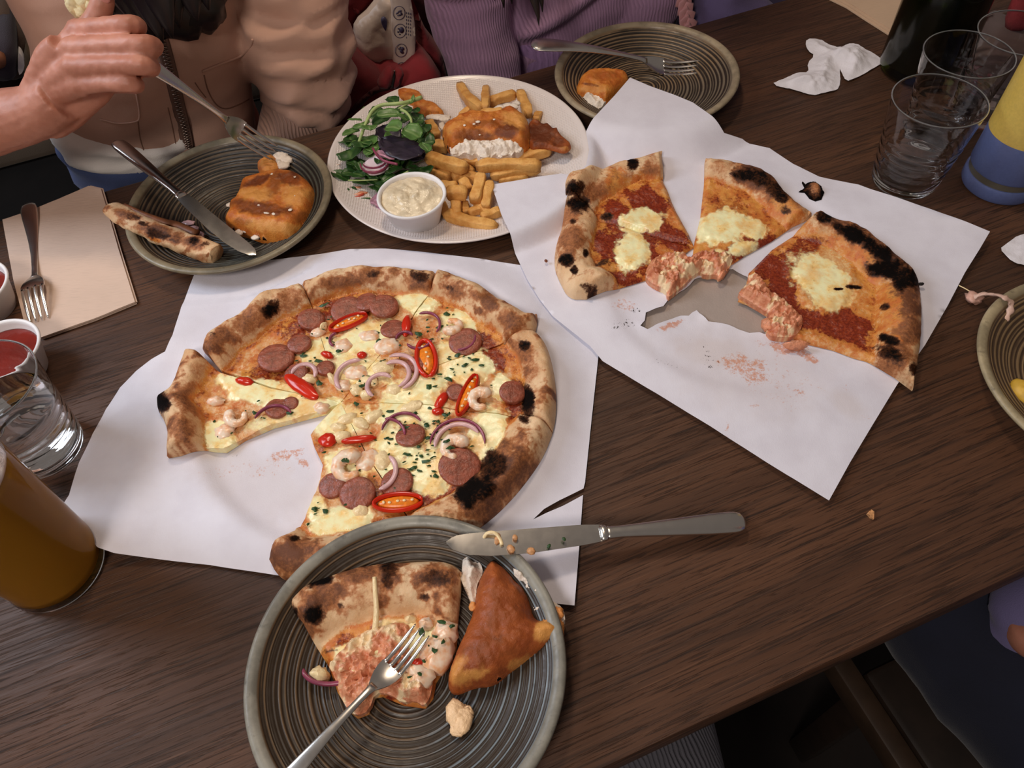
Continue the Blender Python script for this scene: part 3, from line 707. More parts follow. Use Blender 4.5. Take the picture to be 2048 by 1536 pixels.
ONR = [(1400, 885, 124, 0, 185, 365, 1), (1405, 890, 106, 0, 180, 330, 0), (1250, 345, 70, 0, 250, 400, 1), (1225, 400, 62, 0, 20, 150, 1), (1160, 405, 36, 80, 100, 260, 1), (1410, 400, 70, -30, 20, 130, 1), (1070, 850, 90, -30, 300, 390, 1), (860, 410, 40, 0, 120, 250, 1), (700, 570, 55, 0, 190, 380, 0),
       (1120, 560, 95, 10, 240, 420, 0), (1110, 570, 70, 10, 230, 420, 0), (940, 580, 90, -20, 160, 300, 0), (560, 790, 90, 0, 200, 330, 1), (1050, 620, 60, 0, 120, 320, 0), (1150, 830, 95, 0, 190, 330, 1), (1030, 1010, 90, 0, 310, 440, 0)]
for (zx, zy, r, an, a0, a1, dark) in ONR:
    (u, v), = [q[:2] for q in Z5([(zx, zy)])]; c = P(u, v, ZT + .004); rr = pxr(u, v, r / 2.2756, ZT)
    topping('onion_ring', ring_tube(c, rr, rr * 1.05, math.radians(-an), -a1, -a0, .0028 if dark else .0045, .0035, c[2] + .0012, n=20), ONION if dark else ONIW, c)
# melted lumps, small mushrooms
for (zx, zy, rx, ry, an) in [(765, 378, 34, 22, 0), (790, 352, 16, 26, 20), (830, 590, 16, 34, -30), (880, 620, 40, 26, 20), (940, 640, 36, 24, 60), (1000, 600, 44, 26, 10), (985, 660, 30, 22, 0), (900, 770, 50, 26, -20), (960, 790, 44, 24, 30), (860, 810, 40, 22, 10), (1020, 760, 50, 26, -30), (1075, 440, 70, 40, 0), (880, 440, 48, 32, 0), (1000, 395, 50, 30, 0), (300, 690, 40, 20, 0), (340, 830, 50, 40, 0),
                         (960, 1190, 40, 30, 0), (990, 960, 50, 60, 30), (1060, 960, 40, 50, 0), (1190, 720, 60, 30, -20), (940, 560, 60, 36, 10), (1060, 540, 56, 36, -20), (870, 850, 46, 26, 0), (1110, 640, 40, 30, 0), (720, 590, 40, 24, 0), (780, 720, 40, 24, 10)]:
    (u, v), = [q[:2] for q in Z5([(zx, zy)])]; c = P(u, v, ZT + .001); k = pxr(u, v, 1 / 2.2756, ZT)
    topping('cheese_lump', ell(c, rx * k, ry * k * 1.15, .0048, 14, 7, math.radians(-an), .3, zx), CREAM if (zx + zy) % 3 else PRAWN, c)
# parsley flakes: many small, one part per slice
fl = {}
OUT5 = P(*np.array([q[:2] for q in Z5(SL[0][0] + SL[1][0] + SL[2][0] + SL[3][0] + SL[4][0] + SL[5][0] + SL[6][0] + SL[6][1][:8] + SL[0][1][:7][::-1])]).T, ZB + .006)[:, :2]
rp = np.random.default_rng(11)
def flake(c, s, rp):
    a = rp.uniform(0, 6.28); ti = rp.uniform(-.5, .5); n = 7; V = [c + (0, 0, .0012)]
    for j in range(n):
        r = s * (.55 + .6 * rp.random()) * (1.35 if j % 3 == 0 else .8); q = a + j * 2 * PI / n
        V.append(c + (r * math.cos(q), r * math.sin(q) * .7, ti * r * math.cos(q) * .5))
    return np.array(V), [(0, 1 + j, 1 + (j + 1) % n) for j in range(n)] + [tuple(range(n, 0, -1))]
cent = [(1320, 830), (1350, 870), (1370, 900), (1260, 800), (1270, 855), (1180, 820), (1150, 815), (880, 960), (830, 1025), (885, 950), (1260, 960), (1300, 1030), (1200, 990), (1170, 930), (770, 505), (770, 605), (1085, 430), (1040, 410), (1270, 625), (1430, 525), (1400, 475), (1350, 290), (1320, 350), (1115, 1085), (750, 1180), (800, 1190), (860, 460), (700, 480), (640, 740), (475, 740), (375, 795), (1360, 590), (1345, 750), (1220, 380), (840, 300), (790, 250), (760, 325), (1480, 500), (985, 580), (960, 620), (1170, 710), (1090, 735), (940, 700)]
pts = [(x, y, 13) for x, y in cent]
for _ in range(230):
    x, y = cent[rp.integers(len(cent))]; pts.append((x + rp.normal(0, 55), y + rp.normal(0, 45), rp.uniform(3, 9)))
for (x, y, s) in pts:
    (u, v), = Z5([(x, y)]); c = P(u, v, ZT + .0036 + (.007 if (x, y) in [(1370, 900), (1350, 870), (880, 960), (885, 950)] else 0)); so = slice_at(c[0], c[1])
    pl = [s_[1] for s_ in SLICES if s_[0] is so][0]
    if not inside(np.array([c[0]]), np.array([c[1]]), pl)[0] or (pdist(np.array([c[0]]), np.array([c[1]]), OUT5)[0] < .004 and s < 12.9): continue
    fl.setdefault(so, []).append(flake(c, s * 1.45 * pxr(u, v, 1 / 2.2756, ZT), rp))
for so, l in fl.items(): mk('parsley_flakes', *merge(l), PARS, so, smooth=False)['kind'] = 'stuff'

# tomato and mozzarella pizza: four loose slices
MK6 = dict(
    char=B6([(575, 113, 24, 26, 0), (355, 200, 40, 26, -20, .75), (365, 262, 44, 34, 20, .9), (350, 325, 14, 12, 0, .8), (325, 470, 27, 23, 0, 1), (358, 508, 16, 16, 0, .8), (398, 445, 10, 16, 0, .8), (475, 305, 24, 16, 0, .72), (465, 480, 30, 12, -20, .62), (1045, 158, 90, 30, 18, .85), (1000, 150, 50, 26, 0, .9), (1110, 195, 60, 30, 35, .75),
             (1138, 236, 22, 20, 0, .85), (1150, 282, 24, 16, 30, .6), (1410, 372, 52, 34, 15, 1.05), (1345, 345, 26, 14, 20, .8), (1505, 440, 70, 34, 30, .95), (1530, 505, 80, 34, 5, 1.1), (1585, 530, 70, 46, 30, .95), (1295, 308, 34, 20, 20, .85), (1412, 573, 34, 9, 5, 1), (1540, 770, 46, 16, 20, .9), (1550, 825, 60, 30, 20, .82), (1630, 880, 18, 26, 0, .8), (1525, 648, 20, 14, 0, .7),
             (1350, 580, 18, 5, 0, .8), (420, 585, 26, 12, -10, .65), (400, 565, 26, 10, 0, .6)]),
    brown=B6([(345, 395, 60, 70, 0, .8), (440, 215, 60, 40, -20, .8), (640, 135, 34, 40, 0, .8), (505, 180, 30, 50, 0, 1), (560, 160, 30, 20, 0, .7), (330, 300, 50, 50, 0, .7), (1060, 170, 130, 56, 22, 1.1), (1140, 250, 80, 60, 40, .9), (900, 120, 40, 30, 0, .5), (1590, 600, 90, 100, 0, 1.1), (1600, 740, 70, 70, 0, .9), (1520, 470, 110, 80, 30, 1.2), (1420, 370, 120, 50, 20, .9), (1560, 830, 80, 60, 0, .8), (1320, 320, 60, 30, 30, 1)]),
    cheese=B6([(606, 322, 92, 44, -4), (572, 440, 62, 70, 20), (915, 345, 110, 62, -8), (1010, 350, 70, 36, 5), (980, 430, 60, 30, -10, .7), (1300, 570, 105, 90, 25), (1260, 500, 100, 60, 10, .8), (1340, 470, 90, 60, 10, .42), (880, 460, 60, 26, -20, .7)]),
    sauce=B6([(620, 250, 110, 55, 25, .95), (520, 300, 60, 60, 0, 1), (700, 380, 100, 50, 20, .9), (560, 430, 130, 110, 20, .95), (640, 470, 60, 40, 0, .8), (520, 540, 90, 40, 0, .9), (930, 260, 110, 40, 10, .62), (1000, 430, 130, 50, -15, .95), (880, 390, 60, 30, 0, .6), (1110, 490, 100, 70, -20, .9), (1150, 620, 60, 130, -25, 1), (1240, 690, 90, 50, 10, .95), (1370, 720, 130, 70, 20, .95), (1230, 420, 110, 40, -25, .85)]),
    oil=B6([(1160, 310, 100, 60, 40), (600, 220, 140, 80, 20), (1300, 480, 250, 120, 10), (1450, 640, 150, 180, 0)]), edge=.62, all=.36)
ZR0 = .0050
R1 = ([(322, 245), (320, 190), (375, 175), (430, 140), (500, 105), (600, 85), (682, 75)], [(690, 185), (740, 290), (785, 370), (806, 418), (720, 398), (600, 364), (450, 328), (390, 285)])
R2 = ([(400, 608), (335, 605), (300, 540), (278, 480), (285, 400), (310, 330), (322, 275), (330, 250)], [(390, 286), (450, 329), (600, 365), (720, 399), (806, 419), (760, 450), (690, 462), (645, 500), (622, 545), (560, 566), (480, 592)])
R3 = ([(850, 82), (960, 98), (1060, 130), (1110, 170), (1180, 240), (1255, 290)], [(1180, 340), (1100, 395), (1000, 450), (940, 490), (860, 500), (800, 465), (808, 400), (830, 310), (842, 200)])
R4 = ([(1283, 288), (1330, 316), (1400, 333), (1460, 372), (1530, 428), (1590, 482), (1640, 518), (1665, 580), (1668, 680), (1665, 800), (1642, 940)], [(1560, 910), (1450, 850), (1330, 805), (1200, 775), (1120, 720), (1050, 650), (972, 622), (1000, 575), (1012, 520), (1100, 430), (1200, 365), (1260, 320)])
RL = ['blistered tomato slice with an oval mozzarella patch, upper left on torn paper', 'tomato slice whose pale crust has round burnt dots, leftmost on the torn paper',
      'narrow tomato slice with creamy mozzarella, standing apart between the other tomato slices', 'wide tomato pizza piece with a black blistered crust, at the right of the torn paper']
RS = []
for i, (a, b_) in enumerate((R1, R2, R3, R4)):
    e = tag(empty('pizza_slice', P(*Z6([np.mean(np.array(a + b_), 0)])[0][:2], ZR0)), RL[i], 'pizza slice', 'tomato pizza slices')
    if i == 2: MKx = dict(MK6, all=.5)
    else: MKx = MK6
    pizza_slice(a, b_, Z6, ZR0, MKx, (.034, .036, .031, .038)[i], (.019, .020, .016, .021)[i], e, ('base', 'crust', 'par'), seed=20 + i, base_h=.0048, toast=.45, pz=zpaperR)
    RS.append(e)
PINK = plain('pink_shredded_topping', S(226, 150, 112), .3, .25, 200, .0015, 300)
def heap(parent, name, lst, tf, s, z, mat, rz=.006):
    for (zx, zy, rx, ry, an) in lst:
        (u, v), = tf([(zx, zy)]); c = P(u, v, z); k = pxr(u, v, 1 / s, z)
        mk(name, *ell(c, rx * k, ry * k * 1.15, rz, 14, 8, math.radians(-an), .35, zx + zy), mat, parent)
def shred(parent, outl, tf, z, h, seed, step=.0011):
    p_ = smooth_line([q[:2] for q in tf(outl)], 1, True); o_ = P(p_[:, 0], p_[:, 1], z)[:, :2]
    def top(x, y, d):
        a = fbm(x + .4 * y, y, 95, seed, 3); b_ = np.abs(fbm(x, y - .5 * x, 170, seed + 2, 3) - .5) * 2
        return z + (h * (.35 + 1.1 * a) + .004 * (1 - 2.2 * b_)) * (.25 + .75 * sstep(0, .006, d))
    def mf(x, y, zz, u, v, d): return sstep(.55, .72, fbm(x, y, 120, seed + 6)), sstep(.52, .66, fbm(x, y, 110, seed + 9)), 0 * x, 0 * x
    return slab('shredded_topping', o_, z - .004, top, step, SHRED, parent, mf)
b = NB('shredded_pink_topping', .3); r_, g_, b2_, a_ = b.attr(); n_ = b.noise(240, 4, .6)
c_ = b.mix(b.rng(n_, .3, .7), S(228, 160, 122), S(200, 120, 84)); c_ = b.mix(b.math('MULTIPLY', r_, .8), c_, S(176, 92, 58)); c_ = b.mix(b.math('MULTIPLY', g_, .9), c_, S(246, 222, 178)); b.col(c_); b.bump(n_, .0015, .7); SHRED = b.m
shred(RS[1], [(620, 520), (645, 480), (670, 462), (700, 455), (740, 462), (800, 468), (830, 480), (850, 500), (820, 525), (790, 545), (770, 570), (730, 600), (705, 620), (700, 590), (660, 575), (625, 550)], Z6, ZR0 + .004, .010, 3)
shred(RS[2], [(790, 462), (820, 445), (870, 440), (930, 448), (955, 460), (945, 490), (935, 510), (900, 548), (890, 530), (850, 535), (820, 520), (795, 500)], Z6, ZR0 + .003, .006, 13)
shred(RS[3], [(968, 608), (985, 585), (1010, 560), (1005, 540), (1030, 525), (1060, 560), (1090, 600), (1130, 620), (1180, 660), (1215, 700), (1205, 740), (1180, 765), (1130, 770), (1080, 760), (1075, 720), (1090, 680), (1050, 655), (1015, 635)], Z6, ZR0 + .004, .009, 23)
heap(RS[1], 'topping_lump', [(670, 490, 26, 16, 30), (730, 520, 24, 14, -20), (700, 560, 26, 14, 20)], Z6, 1.8824, ZR0 + .006, PINK, .0075)
heap(RS[2], 'topping_lump', [(910, 530, 30, 9, -50), (850, 470, 30, 14, 0)], Z6, 1.8824, ZR0 + .005, PINK, .005)
heap(RS[1], 'mozzarella_crumb', [(700, 470, 20, 12, 30), (735, 500, 18, 12, 0), (690, 525, 14, 18, 0), (715, 520, 16, 10, 40)], Z6, 1.8824, ZR0 + .012, CREAM, .003)
heap(RS[3], 'topping_lump', [(1085, 715, 28, 24, 0), (1195, 700, 20, 18, 0), (1190, 792, 44, 12, 8), (1140, 740, 26, 20, 0)], Z6, 1.8824, ZR0 + .006, PINK, .0065)
b_ = tag(empty('crust_fragment', P(*Z6([(1248, 215)])[0], .005)), 'small curled burnt crust scrap lying loose near the paper edge by the tumbler', 'crust')
o = np.array([P(*q[:2], .008)[:2] for q in Z6([(1212, 178), (1222, 200), (1200, 215), (1222, 218), (1240, 240), (1262, 250), (1285, 245), (1295, 220), (1285, 195), (1262, 178), (1240, 180), (1225, 188)])])
slab('charred_scrap', o, .005, lambda x, y, d: .007 + .006 * sstep(0, .008, d) + .004 * fbm(x, y, 200, 2), .001, PIZ, b_, lambda x, y, z, u, v, d: (np.clip(1.1 - d / .008 + .5 * (fbm(x, y, 160, 3) - .5), 0, 1.1), np.ones_like(x) * .7, 0 * x, 0 * x))

# ------------------------------------------------------------------ cutlery
def place(V, o, x, up):
    x = np.asarray(x, float); x /= np.linalg.norm(x); up = np.asarray(up, float); up = up - (up @ x) * x; up /= np.linalg.norm(up); y = np.cross(up, x)
    return np.asarray(o) + V[:, :1] * x + V[:, 1:2] * y + V[:, 2:3] * up
def fork(end, tip, label, up=(0, 0, 1), flip=1, group='table forks'):
    end, tip = np.asarray(end, float), np.asarray(tip, float); L = np.linalg.norm(tip - end); s = L / .2; up = np.asarray(up, float) * 1.0
    zf = lambda x: flip * s * (.0045 * np.sin(np.clip(x / .125, 0, 1) * PI) - .0085 * np.sin(np.clip((x - .125) / .075, 0, 1) * PI) ** 1.3 + .0012)
    root = empty('fork', (end + tip) / 2)
    X = np.array([0, .0015, .005, .012, .025, .045, .07, .095, .115, .128, .136]); Wd = np.array([.006, .013, .0175, .0195, .0185, .015, .011, .0078, .0066, .007, .0095]); Th = np.array([.0015, .0024, .003, .0032, .0032, .0032, .0034, .0036, .0036, .003, .0024])
    pth = np.stack([X * s, 0 * X, zf(X)], 1); xx = np.linspace(0, .136, 34)
    V, F = sweep(np.stack([xx * s, 0 * xx, zf(xx)], 1), np.interp(xx, X, Wd) * s, np.interp(xx, X, Th) * s, n=16, power=2.4)
    mk('handle', place(V, end, tip - end, up), F, STEEL, root)
    xx = np.linspace(.133, .158, 12); wd = np.interp(xx, [.133, .139, .145, .151, .158], [.0085, .0155, .021, .0238, .0242])
    rg = []
    for a, wv in zip(xx, wd):
        y = np.linspace(-wv / 2, wv / 2, 9); cz = flip * s * (-.0016 * (1 - (2 * y / wv) ** 2)) * min(1, (a - .13) / .015)
        topr = np.stack([np.full(9, a * s), y * s, zf(np.full(9, a)) + cz + .0009 * s], 1); bot = np.stack([np.full(9, a * s), y[::-1] * s, zf(np.full(9, a)) + cz[::-1] - .0009 * s], 1)
        rg.append(np.concatenate([topr, bot]))
    V, F = rings(rg); mk('head', place(V, end, tip - end, up), F, STEEL, root, sharp=50)
    for k in range(4):
        y0 = (k - 1.5) * .0064; xx = np.linspace(.1565, .2, 14); tp = np.interp(xx, [.1565, .19, .2], [.0044, .0034, .0012])
        cz = flip * s * (-.0016 * (1 - (2 * y0 / .0242) ** 2))
        V, F = sweep(np.stack([xx * s, np.full(14, y0 * s) * np.interp(xx, [.1565, .2], [1, .93]), zf(xx) + cz], 1), tp * s, np.interp(xx, [.1565, .2], [.0019, .0011]) * s, n=8, power=3)
        mk('tine', place(V, end, tip - end, up), F, STEEL, root)
    return tag(root, label, 'fork', group)
def knife(end, tip, label, up=(0, 0, 1), side=1, hmat=None):
    end, tip = np.asarray(end, float), np.asarray(tip, float); s = np.linalg.norm(tip - end) / .232; root = empty('table_knife', (end + tip) / 2)
    X = np.array([0, .0015, .005, .012, .03, .055, .08, .1, .112]); Wd = np.array([.006, .013, .0172, .0186, .0178, .0150, .0118, .0098, .0105]); Th = np.array([.003, .005, .0065, .0075, .0078, .0075, .0068, .0058, .005])
    xx = np.linspace(0, .112, 30); V, F = sweep(np.stack([xx * s, 0 * xx, .0035 + 0 * xx], 1), np.interp(xx, X, Wd) * s, np.interp(xx, X, Th) * s, n=18, power=2.3)
    mk('handle', place(V, end, tip - end, up), F, hmat or STEEL, root)
    V, F = sweep(np.array([[.110, 0, .0035], [.1115, 0, .0035], [.114, 0, .0035], [.1165, 0, .0035]]) * s, np.array([.0108, .0128, .0135, .0125]) * s, np.array([.005, .0062, .006, .003]) * s, n=18, power=2.4)
    mk('bolster', place(V, end, tip - end, up), F, STEEL, root)
    xx = np.linspace(.115, .232, 30); hi = np.interp(xx, [.115, .13, .19, .215, .226, .232], [.0066, .0078, .0082, .0082, .0072, .0030]); lo = -np.interp(xx, [.115, .13, .17, .20, .218, .228, .232], [.0066, .0085, .0112, .0108, .0080, .003, -.0022])
    rg = [[(x * s, side * h * s, .0035 + .0009), (x * s, side * (h + l) / 2 * s, .0035 + .0008), (x * s, side * l * s, .0035 + .0001), (x * s, side * l * s, .0035 - .0001), (x * s, side * (h + l) / 2 * s, .0035 - .0008), (x * s, side * h * s, .0035 - .0009)] for x, h, l in zip(xx, hi, lo)]
    V, F = rings(np.array(rg)); mk('blade', place(V, end, tip - end, up), F, STEEL, root, sharp=30)
    return tag(root, label, 'knife', 'table knives'), root
def stuck(parent, name, pts, z, r, mat, seed=0):
    for (u, v) in pts:
        c = P(u, v, z); mk(name, *ell(c, r * random.uniform(.7, 1.4), r * random.uniform(.6, 1), r * .4, 8, 6, random.uniform(0, 3), .3, seed + u), mat, parent)
CRUMB = plain('food_scrap', S(206, 150, 100), .5, .3, 300)

ke, kt = P(1489, 1046, .0062), P(893, 1096, .0335)
k1, kr = knife(ke, kt, 'knife smeared with food, resting on the rim of the front plate', side=-1)
stuck(kr, 'food_scrap', [(1022, 1098), (1062, 1102), (1030, 1075), (995, 1078)], .034, .0035, CRUMB)
stuck(kr, 'food_scrap', [(1098, 1092), (1128, 1078), (960, 1098)], .031, .0018, PARS)
path = catmull([P(966, 1078, .033), P(975, 1066, .037), P(990, 1066, .037), P(1000, 1078, .035), P(1004, 1090, .034)], 14); mk('cheese_string', *sweep(path, .0028, .0022, n=8), CREAM, kr)
fe, ft = P(515, 1632, .036), P(845, 1260, .0335)
fork(fe, ft, 'fork lying tines up across the food on the front plate')
DKSTEEL = m_metal('dim_steel', (.40, .36, .34, 1), .25)
ke, kt = P(232, 288, .060), P(508, 517, .017)
knife(ke, kt, 'knife with broad handle sticking out over the left olive plate', up=(.25, .1, 1), side=1, hmat=DKSTEEL)

# ------------------------------------------------------------------ food builders
def world_outline(pts, z, k=2):
    p = smooth_line([q[:2] for q in pts], k, True); return P(p[:, 0], p[:, 1], z)[:, :2]
def mound(h, edge, rough=.004, f=55, seed=0, tilt=None):
    def top(x, y, d):
        t = np.clip(d / edge, 0, 1); prof = np.sqrt(np.clip(1 - (1 - t) ** 2, 0, 1))
        hh = h if tilt is None else h + tilt(x, y)
        return hh * (.18 + .82 * prof) + rough * (fbm(x, y, f, seed) - .5) * 2 * (.3 + .7 * t) + rough * .35 * (fbm(x, y, f * 4, seed + 3) - .5)
    return top
def fish(name, outl, zb, h, edge, dark, white, pale, parent, mat=None, seed=0, zref=None, rough=.004, tilt=None, step=.0015):
    o = world_outline(outl, zb + (h * .4 if zref is None else zref)); tp = mound(h, edge, rough, 55, seed, tilt)
    return slab(name, o, zb, lambda x, y, d: zb + tp(x, y, d), step, mat or BATTER, parent, lambda x, y, z, u, v, d: (blobs(u, v, dark, .5, .5, .05, 3), blobs(u, v, white, .3, .4, .08, 5), blobs(u, v, pale, .5, .5, .05, 7), 0 * x))
def flesh(parent, outl, tf, z, h, seed, step=.0010, name='fish_flesh'):
    p_ = smooth_line([q[:2] for q in tf(outl)], 1, True); o_ = P(p_[:, 0], p_[:, 1], z + h * .4)[:, :2]
    def top(x, y, d):
        a = x * 1.0 + .35 * y; lay = np.abs(((a * 95 + 1.2 * fbm(x, y, 60, seed)) % 1) - .5) * 2
        return z + h * (.4 + .6 * sstep(0, .007, d)) + .0020 * (lay - .6) + .008 * (fbm(x, y, 150, seed + 2) - .5) + .003 * (fbm(x, y, 420, seed + 5) - .5)
    return slab(name, o_, z - .004, top, step, FLESH, parent)
def flakes(parent, tf, s, lst, z, mat=FLESH, rz=.5, name='fish_flake', lump=.35):
    for q in lst:
        zx, zy, rx, ry = q[:4]; an = q[4] if len(q) > 4 else 0; dz = q[5] if len(q) > 5 else 0
        (u, v), = tf([(zx, zy)]); c = P(u, v, z + dz); k = pxr(u, v, 1 / s, z)
        mk(name, *ell(c, rx * k, ry * k * 1.15, min(rx, ry) * k * rz, 14, 9, math.radians(-an), lump, zx * .37), mat, parent)

# --- front plate
zA = .0085
e = tag(empty('pizza_slice', P(*Z7([(900, 640)])[0], zA)), 'half eaten slice with a thick scorched crust, on the front plate below the fork', 'pizza slice')
MK7 = dict(char=B7([(610, 405, 66, 34, -10, 1), (575, 590, 54, 54, 40, .95), (830, 325, 60, 22, 0, .62), (965, 340, 46, 66, 0, .78), (960, 410, 30, 40, 0, .72), (1200, 400, 80, 46, 0, .55), (1195, 370, 26, 24, 0, .7), (490, 580, 18, 40, 0, .75), (1150, 498, 24, 16, 0, .62), (655, 775, 46, 12, -10, .5), (720, 540, 20, 10, 0, .6)]),
           brown=B7([(640, 490, 150, 80, -20, 1), (800, 380, 130, 50, -10, .95), (960, 370, 70, 90, 0, 1), (1210, 400, 120, 70, 0, .9), (1150, 500, 34, 20, 0, .8), (560, 600, 80, 70, 0, .9), (720, 460, 120, 50, 0, .7), (840, 540, 60, 40, 0, .3)]),
           cheese=B7([(760, 800, 80, 70, 0), (960, 780, 140, 60, -10), (1180, 760, 130, 120, 0), (880, 900, 90, 60, 0, .8), (1050, 860, 90, 60, 0), (700, 660, 60, 30, -30, .5), (1000, 640, 120, 40, 0, .7)]),
           sauce=B7([(740, 720, 70, 50, -30, .7), (920, 660, 80, 40, 0, .7), (1050, 1000, 120, 50, 0, .75), (1130, 850, 70, 40, 20, .8), (830, 1010, 80, 60, 0, .6), (690, 830, 60, 30, 0, .6)]), edge=.45, all=.4)
pizza_slice([(438, 500), (500, 440), (560, 400), (640, 368), (800, 320), (970, 290), (1010, 302), (1180, 285), (1300, 305), (1336, 345)], [(1334, 460), (1318, 620), (1310, 760), (1250, 860), (1205, 930), (1190, 1010), (1150, 1060), (1040, 1045), (930, 1000), (880, 1010), (860, 1090), (800, 1112), (760, 1080), (700, 980), (655, 850), (600, 760), (545, 650), (470, 560)], Z7, zA, MK7, .043, .024, e, ('base', 'crust', 'par'), seed=41, zref=.012, base_h=.009)
heap(e, 'prawn', [(1215, 790, 84, 96, 20), (1255, 680, 70, 56, 0), (1110, 905, 92, 62, 10), (1160, 640, 40, 30, 0)], Z7, 2.56, zA + .010, PRAWN, .0085)
shred(e, [(690, 900), (660, 850), (700, 790), (760, 720), (840, 680), (930, 640), (1040, 620), (1100, 650), (1090, 760), (1100, 830), (1180, 860), (1195, 930), (1180, 1020), (1150, 1062), (1100, 1030), (1040, 1045), (980, 1000), (900, 990), (870, 1080), (810, 1112), (760, 1080), (720, 1000)], Z7, zA + .006, .009, 33)
heap(e, 'cheese_lump', [(615, 895, 52, 32, 20), (1010, 930, 60, 30, 0), (1080, 620, 34, 20, 0), (800, 890, 50, 26, 30)], Z7, 2.56, zA + .006, CREAM, .0085)
heap(e, 'topping_lump', [(1060, 1010, 40, 24, 0), (840, 1040, 40, 26, 0)], Z7, 2.56, zA + .006, PINK, .007)
heap(e, 'chilli_piece', [(935, 900, 20, 38, -20), (1115, 835, 30, 20, 0)], Z7, 2.56, zA + .014, CHIL, .004)
c = P(*Z7([(690, 850)])[0], zA + .009); mk('onion_ring', *ring_tube(c, .022, .012, 0, 180, 350, .0035, .004, c[2]), ONION, e)
mk('noodle_string', *sweep(catmull([P(*Z7([(x, y)])[0], z) for x, y, z in ((893, 395, .0375), (897, 470, .036), (903, 560, .031), (898, 640, .026), (890, 700, .021))], 18), np.linspace(.0032, .0048, 18), np.linspace(.0028, .004, 18), n=10), CREAM, e)
rq = np.random.default_rng(5); L = []
for (x, y, s) in [(1135, 675, 34), (1240, 625, 22), (1292, 645, 18), (1200, 770, 24), (1245, 725, 16), (1205, 700, 16), (1125, 890, 16), (1075, 905, 12), (1148, 825, 12), (1170, 745, 8)]:
    (u, v), = Z7([(x, y)]); L.append(flake(P(u, v, zA + .0195), pxr(u, v, s / 2.56, .02), rq))
for q in L[:5]: mk('parsley_leaf', *q, PARS, e, smooth=False)
mk('parsley_flakes', *merge(L[5:]), PARS, e, smooth=False)['kind'] = 'stuff'
e = tag(empty('battered_fish', P(*Z7([(1520, 700)])[0], zA)), 'big deep brown triangle of battered fish on the front plate beside the pizza slice', 'fish')
fish('batter', Z7([(1490, 290), (1555, 330), (1610, 400), (1660, 440), (1700, 520), (1720, 610), (1780, 600), (1868, 640), (1860, 700), (1750, 770), (1600, 850), (1500, 930), (1400, 935), (1290, 985), (1252, 925), (1300, 780), (1365, 640), (1395, 560), (1410, 440), (1450, 350)]), zA, .026, .016,
     B7([(1560, 560, 130, 180, 30, .45), (1450, 760, 130, 100, -30, .5), (1600, 720, 120, 80, -20, .35)]), [], B7([(1380, 900, 100, 40, -20, .9), (1780, 660, 80, 50, -20, .9), (1320, 860, 40, 80, 20, .7), (1640, 830, 90, 30, -30, .6)]), e, BATTER_DK, 3, .014, .005)
flesh(e, [(1345, 295), (1400, 290), (1440, 330), (1450, 370), (1425, 420), (1412, 470), (1415, 530), (1388, 535), (1365, 470), (1340, 420), (1330, 390), (1345, 340)], Z7, zA + .006, .010, 5)
flesh(e, [(1560, 315), (1610, 320), (1660, 360), (1700, 400), (1740, 440), (1780, 500), (1830, 530), (1862, 560), (1872, 630), (1800, 640), (1740, 600), (1700, 560), (1690, 500), (1640, 450), (1590, 400)], Z7, zA + .008, .012, 7)
flakes(e, Z7, 2.56, [(1835, 580, 28, 30, 0), (1800, 650, 60, 44, 10), (1705, 400, 22, 18, 40), (1395, 545, 18, 22)], zA + .016, plain('pale_batter_crumb', S(226, 150, 82), .5, .25, 200, .001, 300), .6, 'batter_crumb')
o = tag(empty('prawn_piece', P(*Z7([(1320, 1120)])[0], .0075)), 'peeled pale prawn piece alone on the bare part of the front plate', 'prawn')
flakes(o, Z7, 2.56, [(1310, 1090, 52, 60, 0), (1345, 1130, 52, 62, 20), (1325, 1170, 50, 34, 0), (1290, 1060, 24, 26), (1375, 1090, 26, 30)], .0125, plain('speckled_prawn', S(246, 206, 160), .4, .1, 200, .001, 400), .6, 'meat_lump')
# sauce smears lie in the glaze; a few flat scraps
o = tag(mk('sauce_smears', *merge([ell(P(*Z7([q])[0], .0073), .006, .0042, .0006, 12, 6, 1.0, .4, q[0]) for q in ((1520, 1130), (1510, 1190), (1360, 1275), (1240, 1330), (1655, 905), (1545, 1095), (1490, 1250))]), plain('brown_sauce', S(104, 70, 44), .3, .2, 200)), 'brown sauce smears on the bare right side of the front plate', 'sauce', kind='stuff')

# --- left plate
zB = .0055
e = tag(empty('battered_fish', P(*Z4([(1500, 720)])[0], zB)), 'golden chunk of battered fish on the left olive plate', 'fish')
fish('batter', Z4([(1200, 520), (1320, 462), (1480, 420), (1620, 405), (1740, 440), (1830, 510), (1882, 600), (1850, 740), (1790, 850), (1700, 960), (1620, 1000), (1480, 985), (1380, 985), (1250, 935), (1130, 905), (1045, 860), (1110, 770), (1095, 720), (1150, 680), (1190, 600)]), zB, .024, .014,
     B4([(1350, 500, 170, 40, -20, .9), (1500, 520, 60, 140, 10, .6), (1650, 470, 130, 60, 10, .8), (1400, 740, 330, 70, 8, .75), (1750, 820, 90, 80, 0, .6), (1820, 700, 40, 120, 10, .5), (1200, 860, 100, 40, 0, .5)]), [], B4([(1330, 610, 150, 70, 0, .9), (1680, 630, 150, 110, 0, .8), (1500, 900, 250, 60, 5, .8)]), e, BATTER, 8, .012, .004)
flakes(e, Z4, 4.452, [(1110, 710, 34, 24), (1190, 960, 40, 34), (1250, 940, 24, 24), (1340, 1000, 40, 26)], zB + .008)
flakes(e, Z4, 4.452, [(1650, 755, 20, 14), (1500, 790, 22, 12, 30), (1440, 785, 30, 10, 20), (1370, 712, 14, 9), (1485, 436, 12, 10), (1505, 505, 18, 9), (1690, 462, 12, 9), (1690, 630, 9, 8)], zB + .0245, FLESH, .5, 'salt_flake')
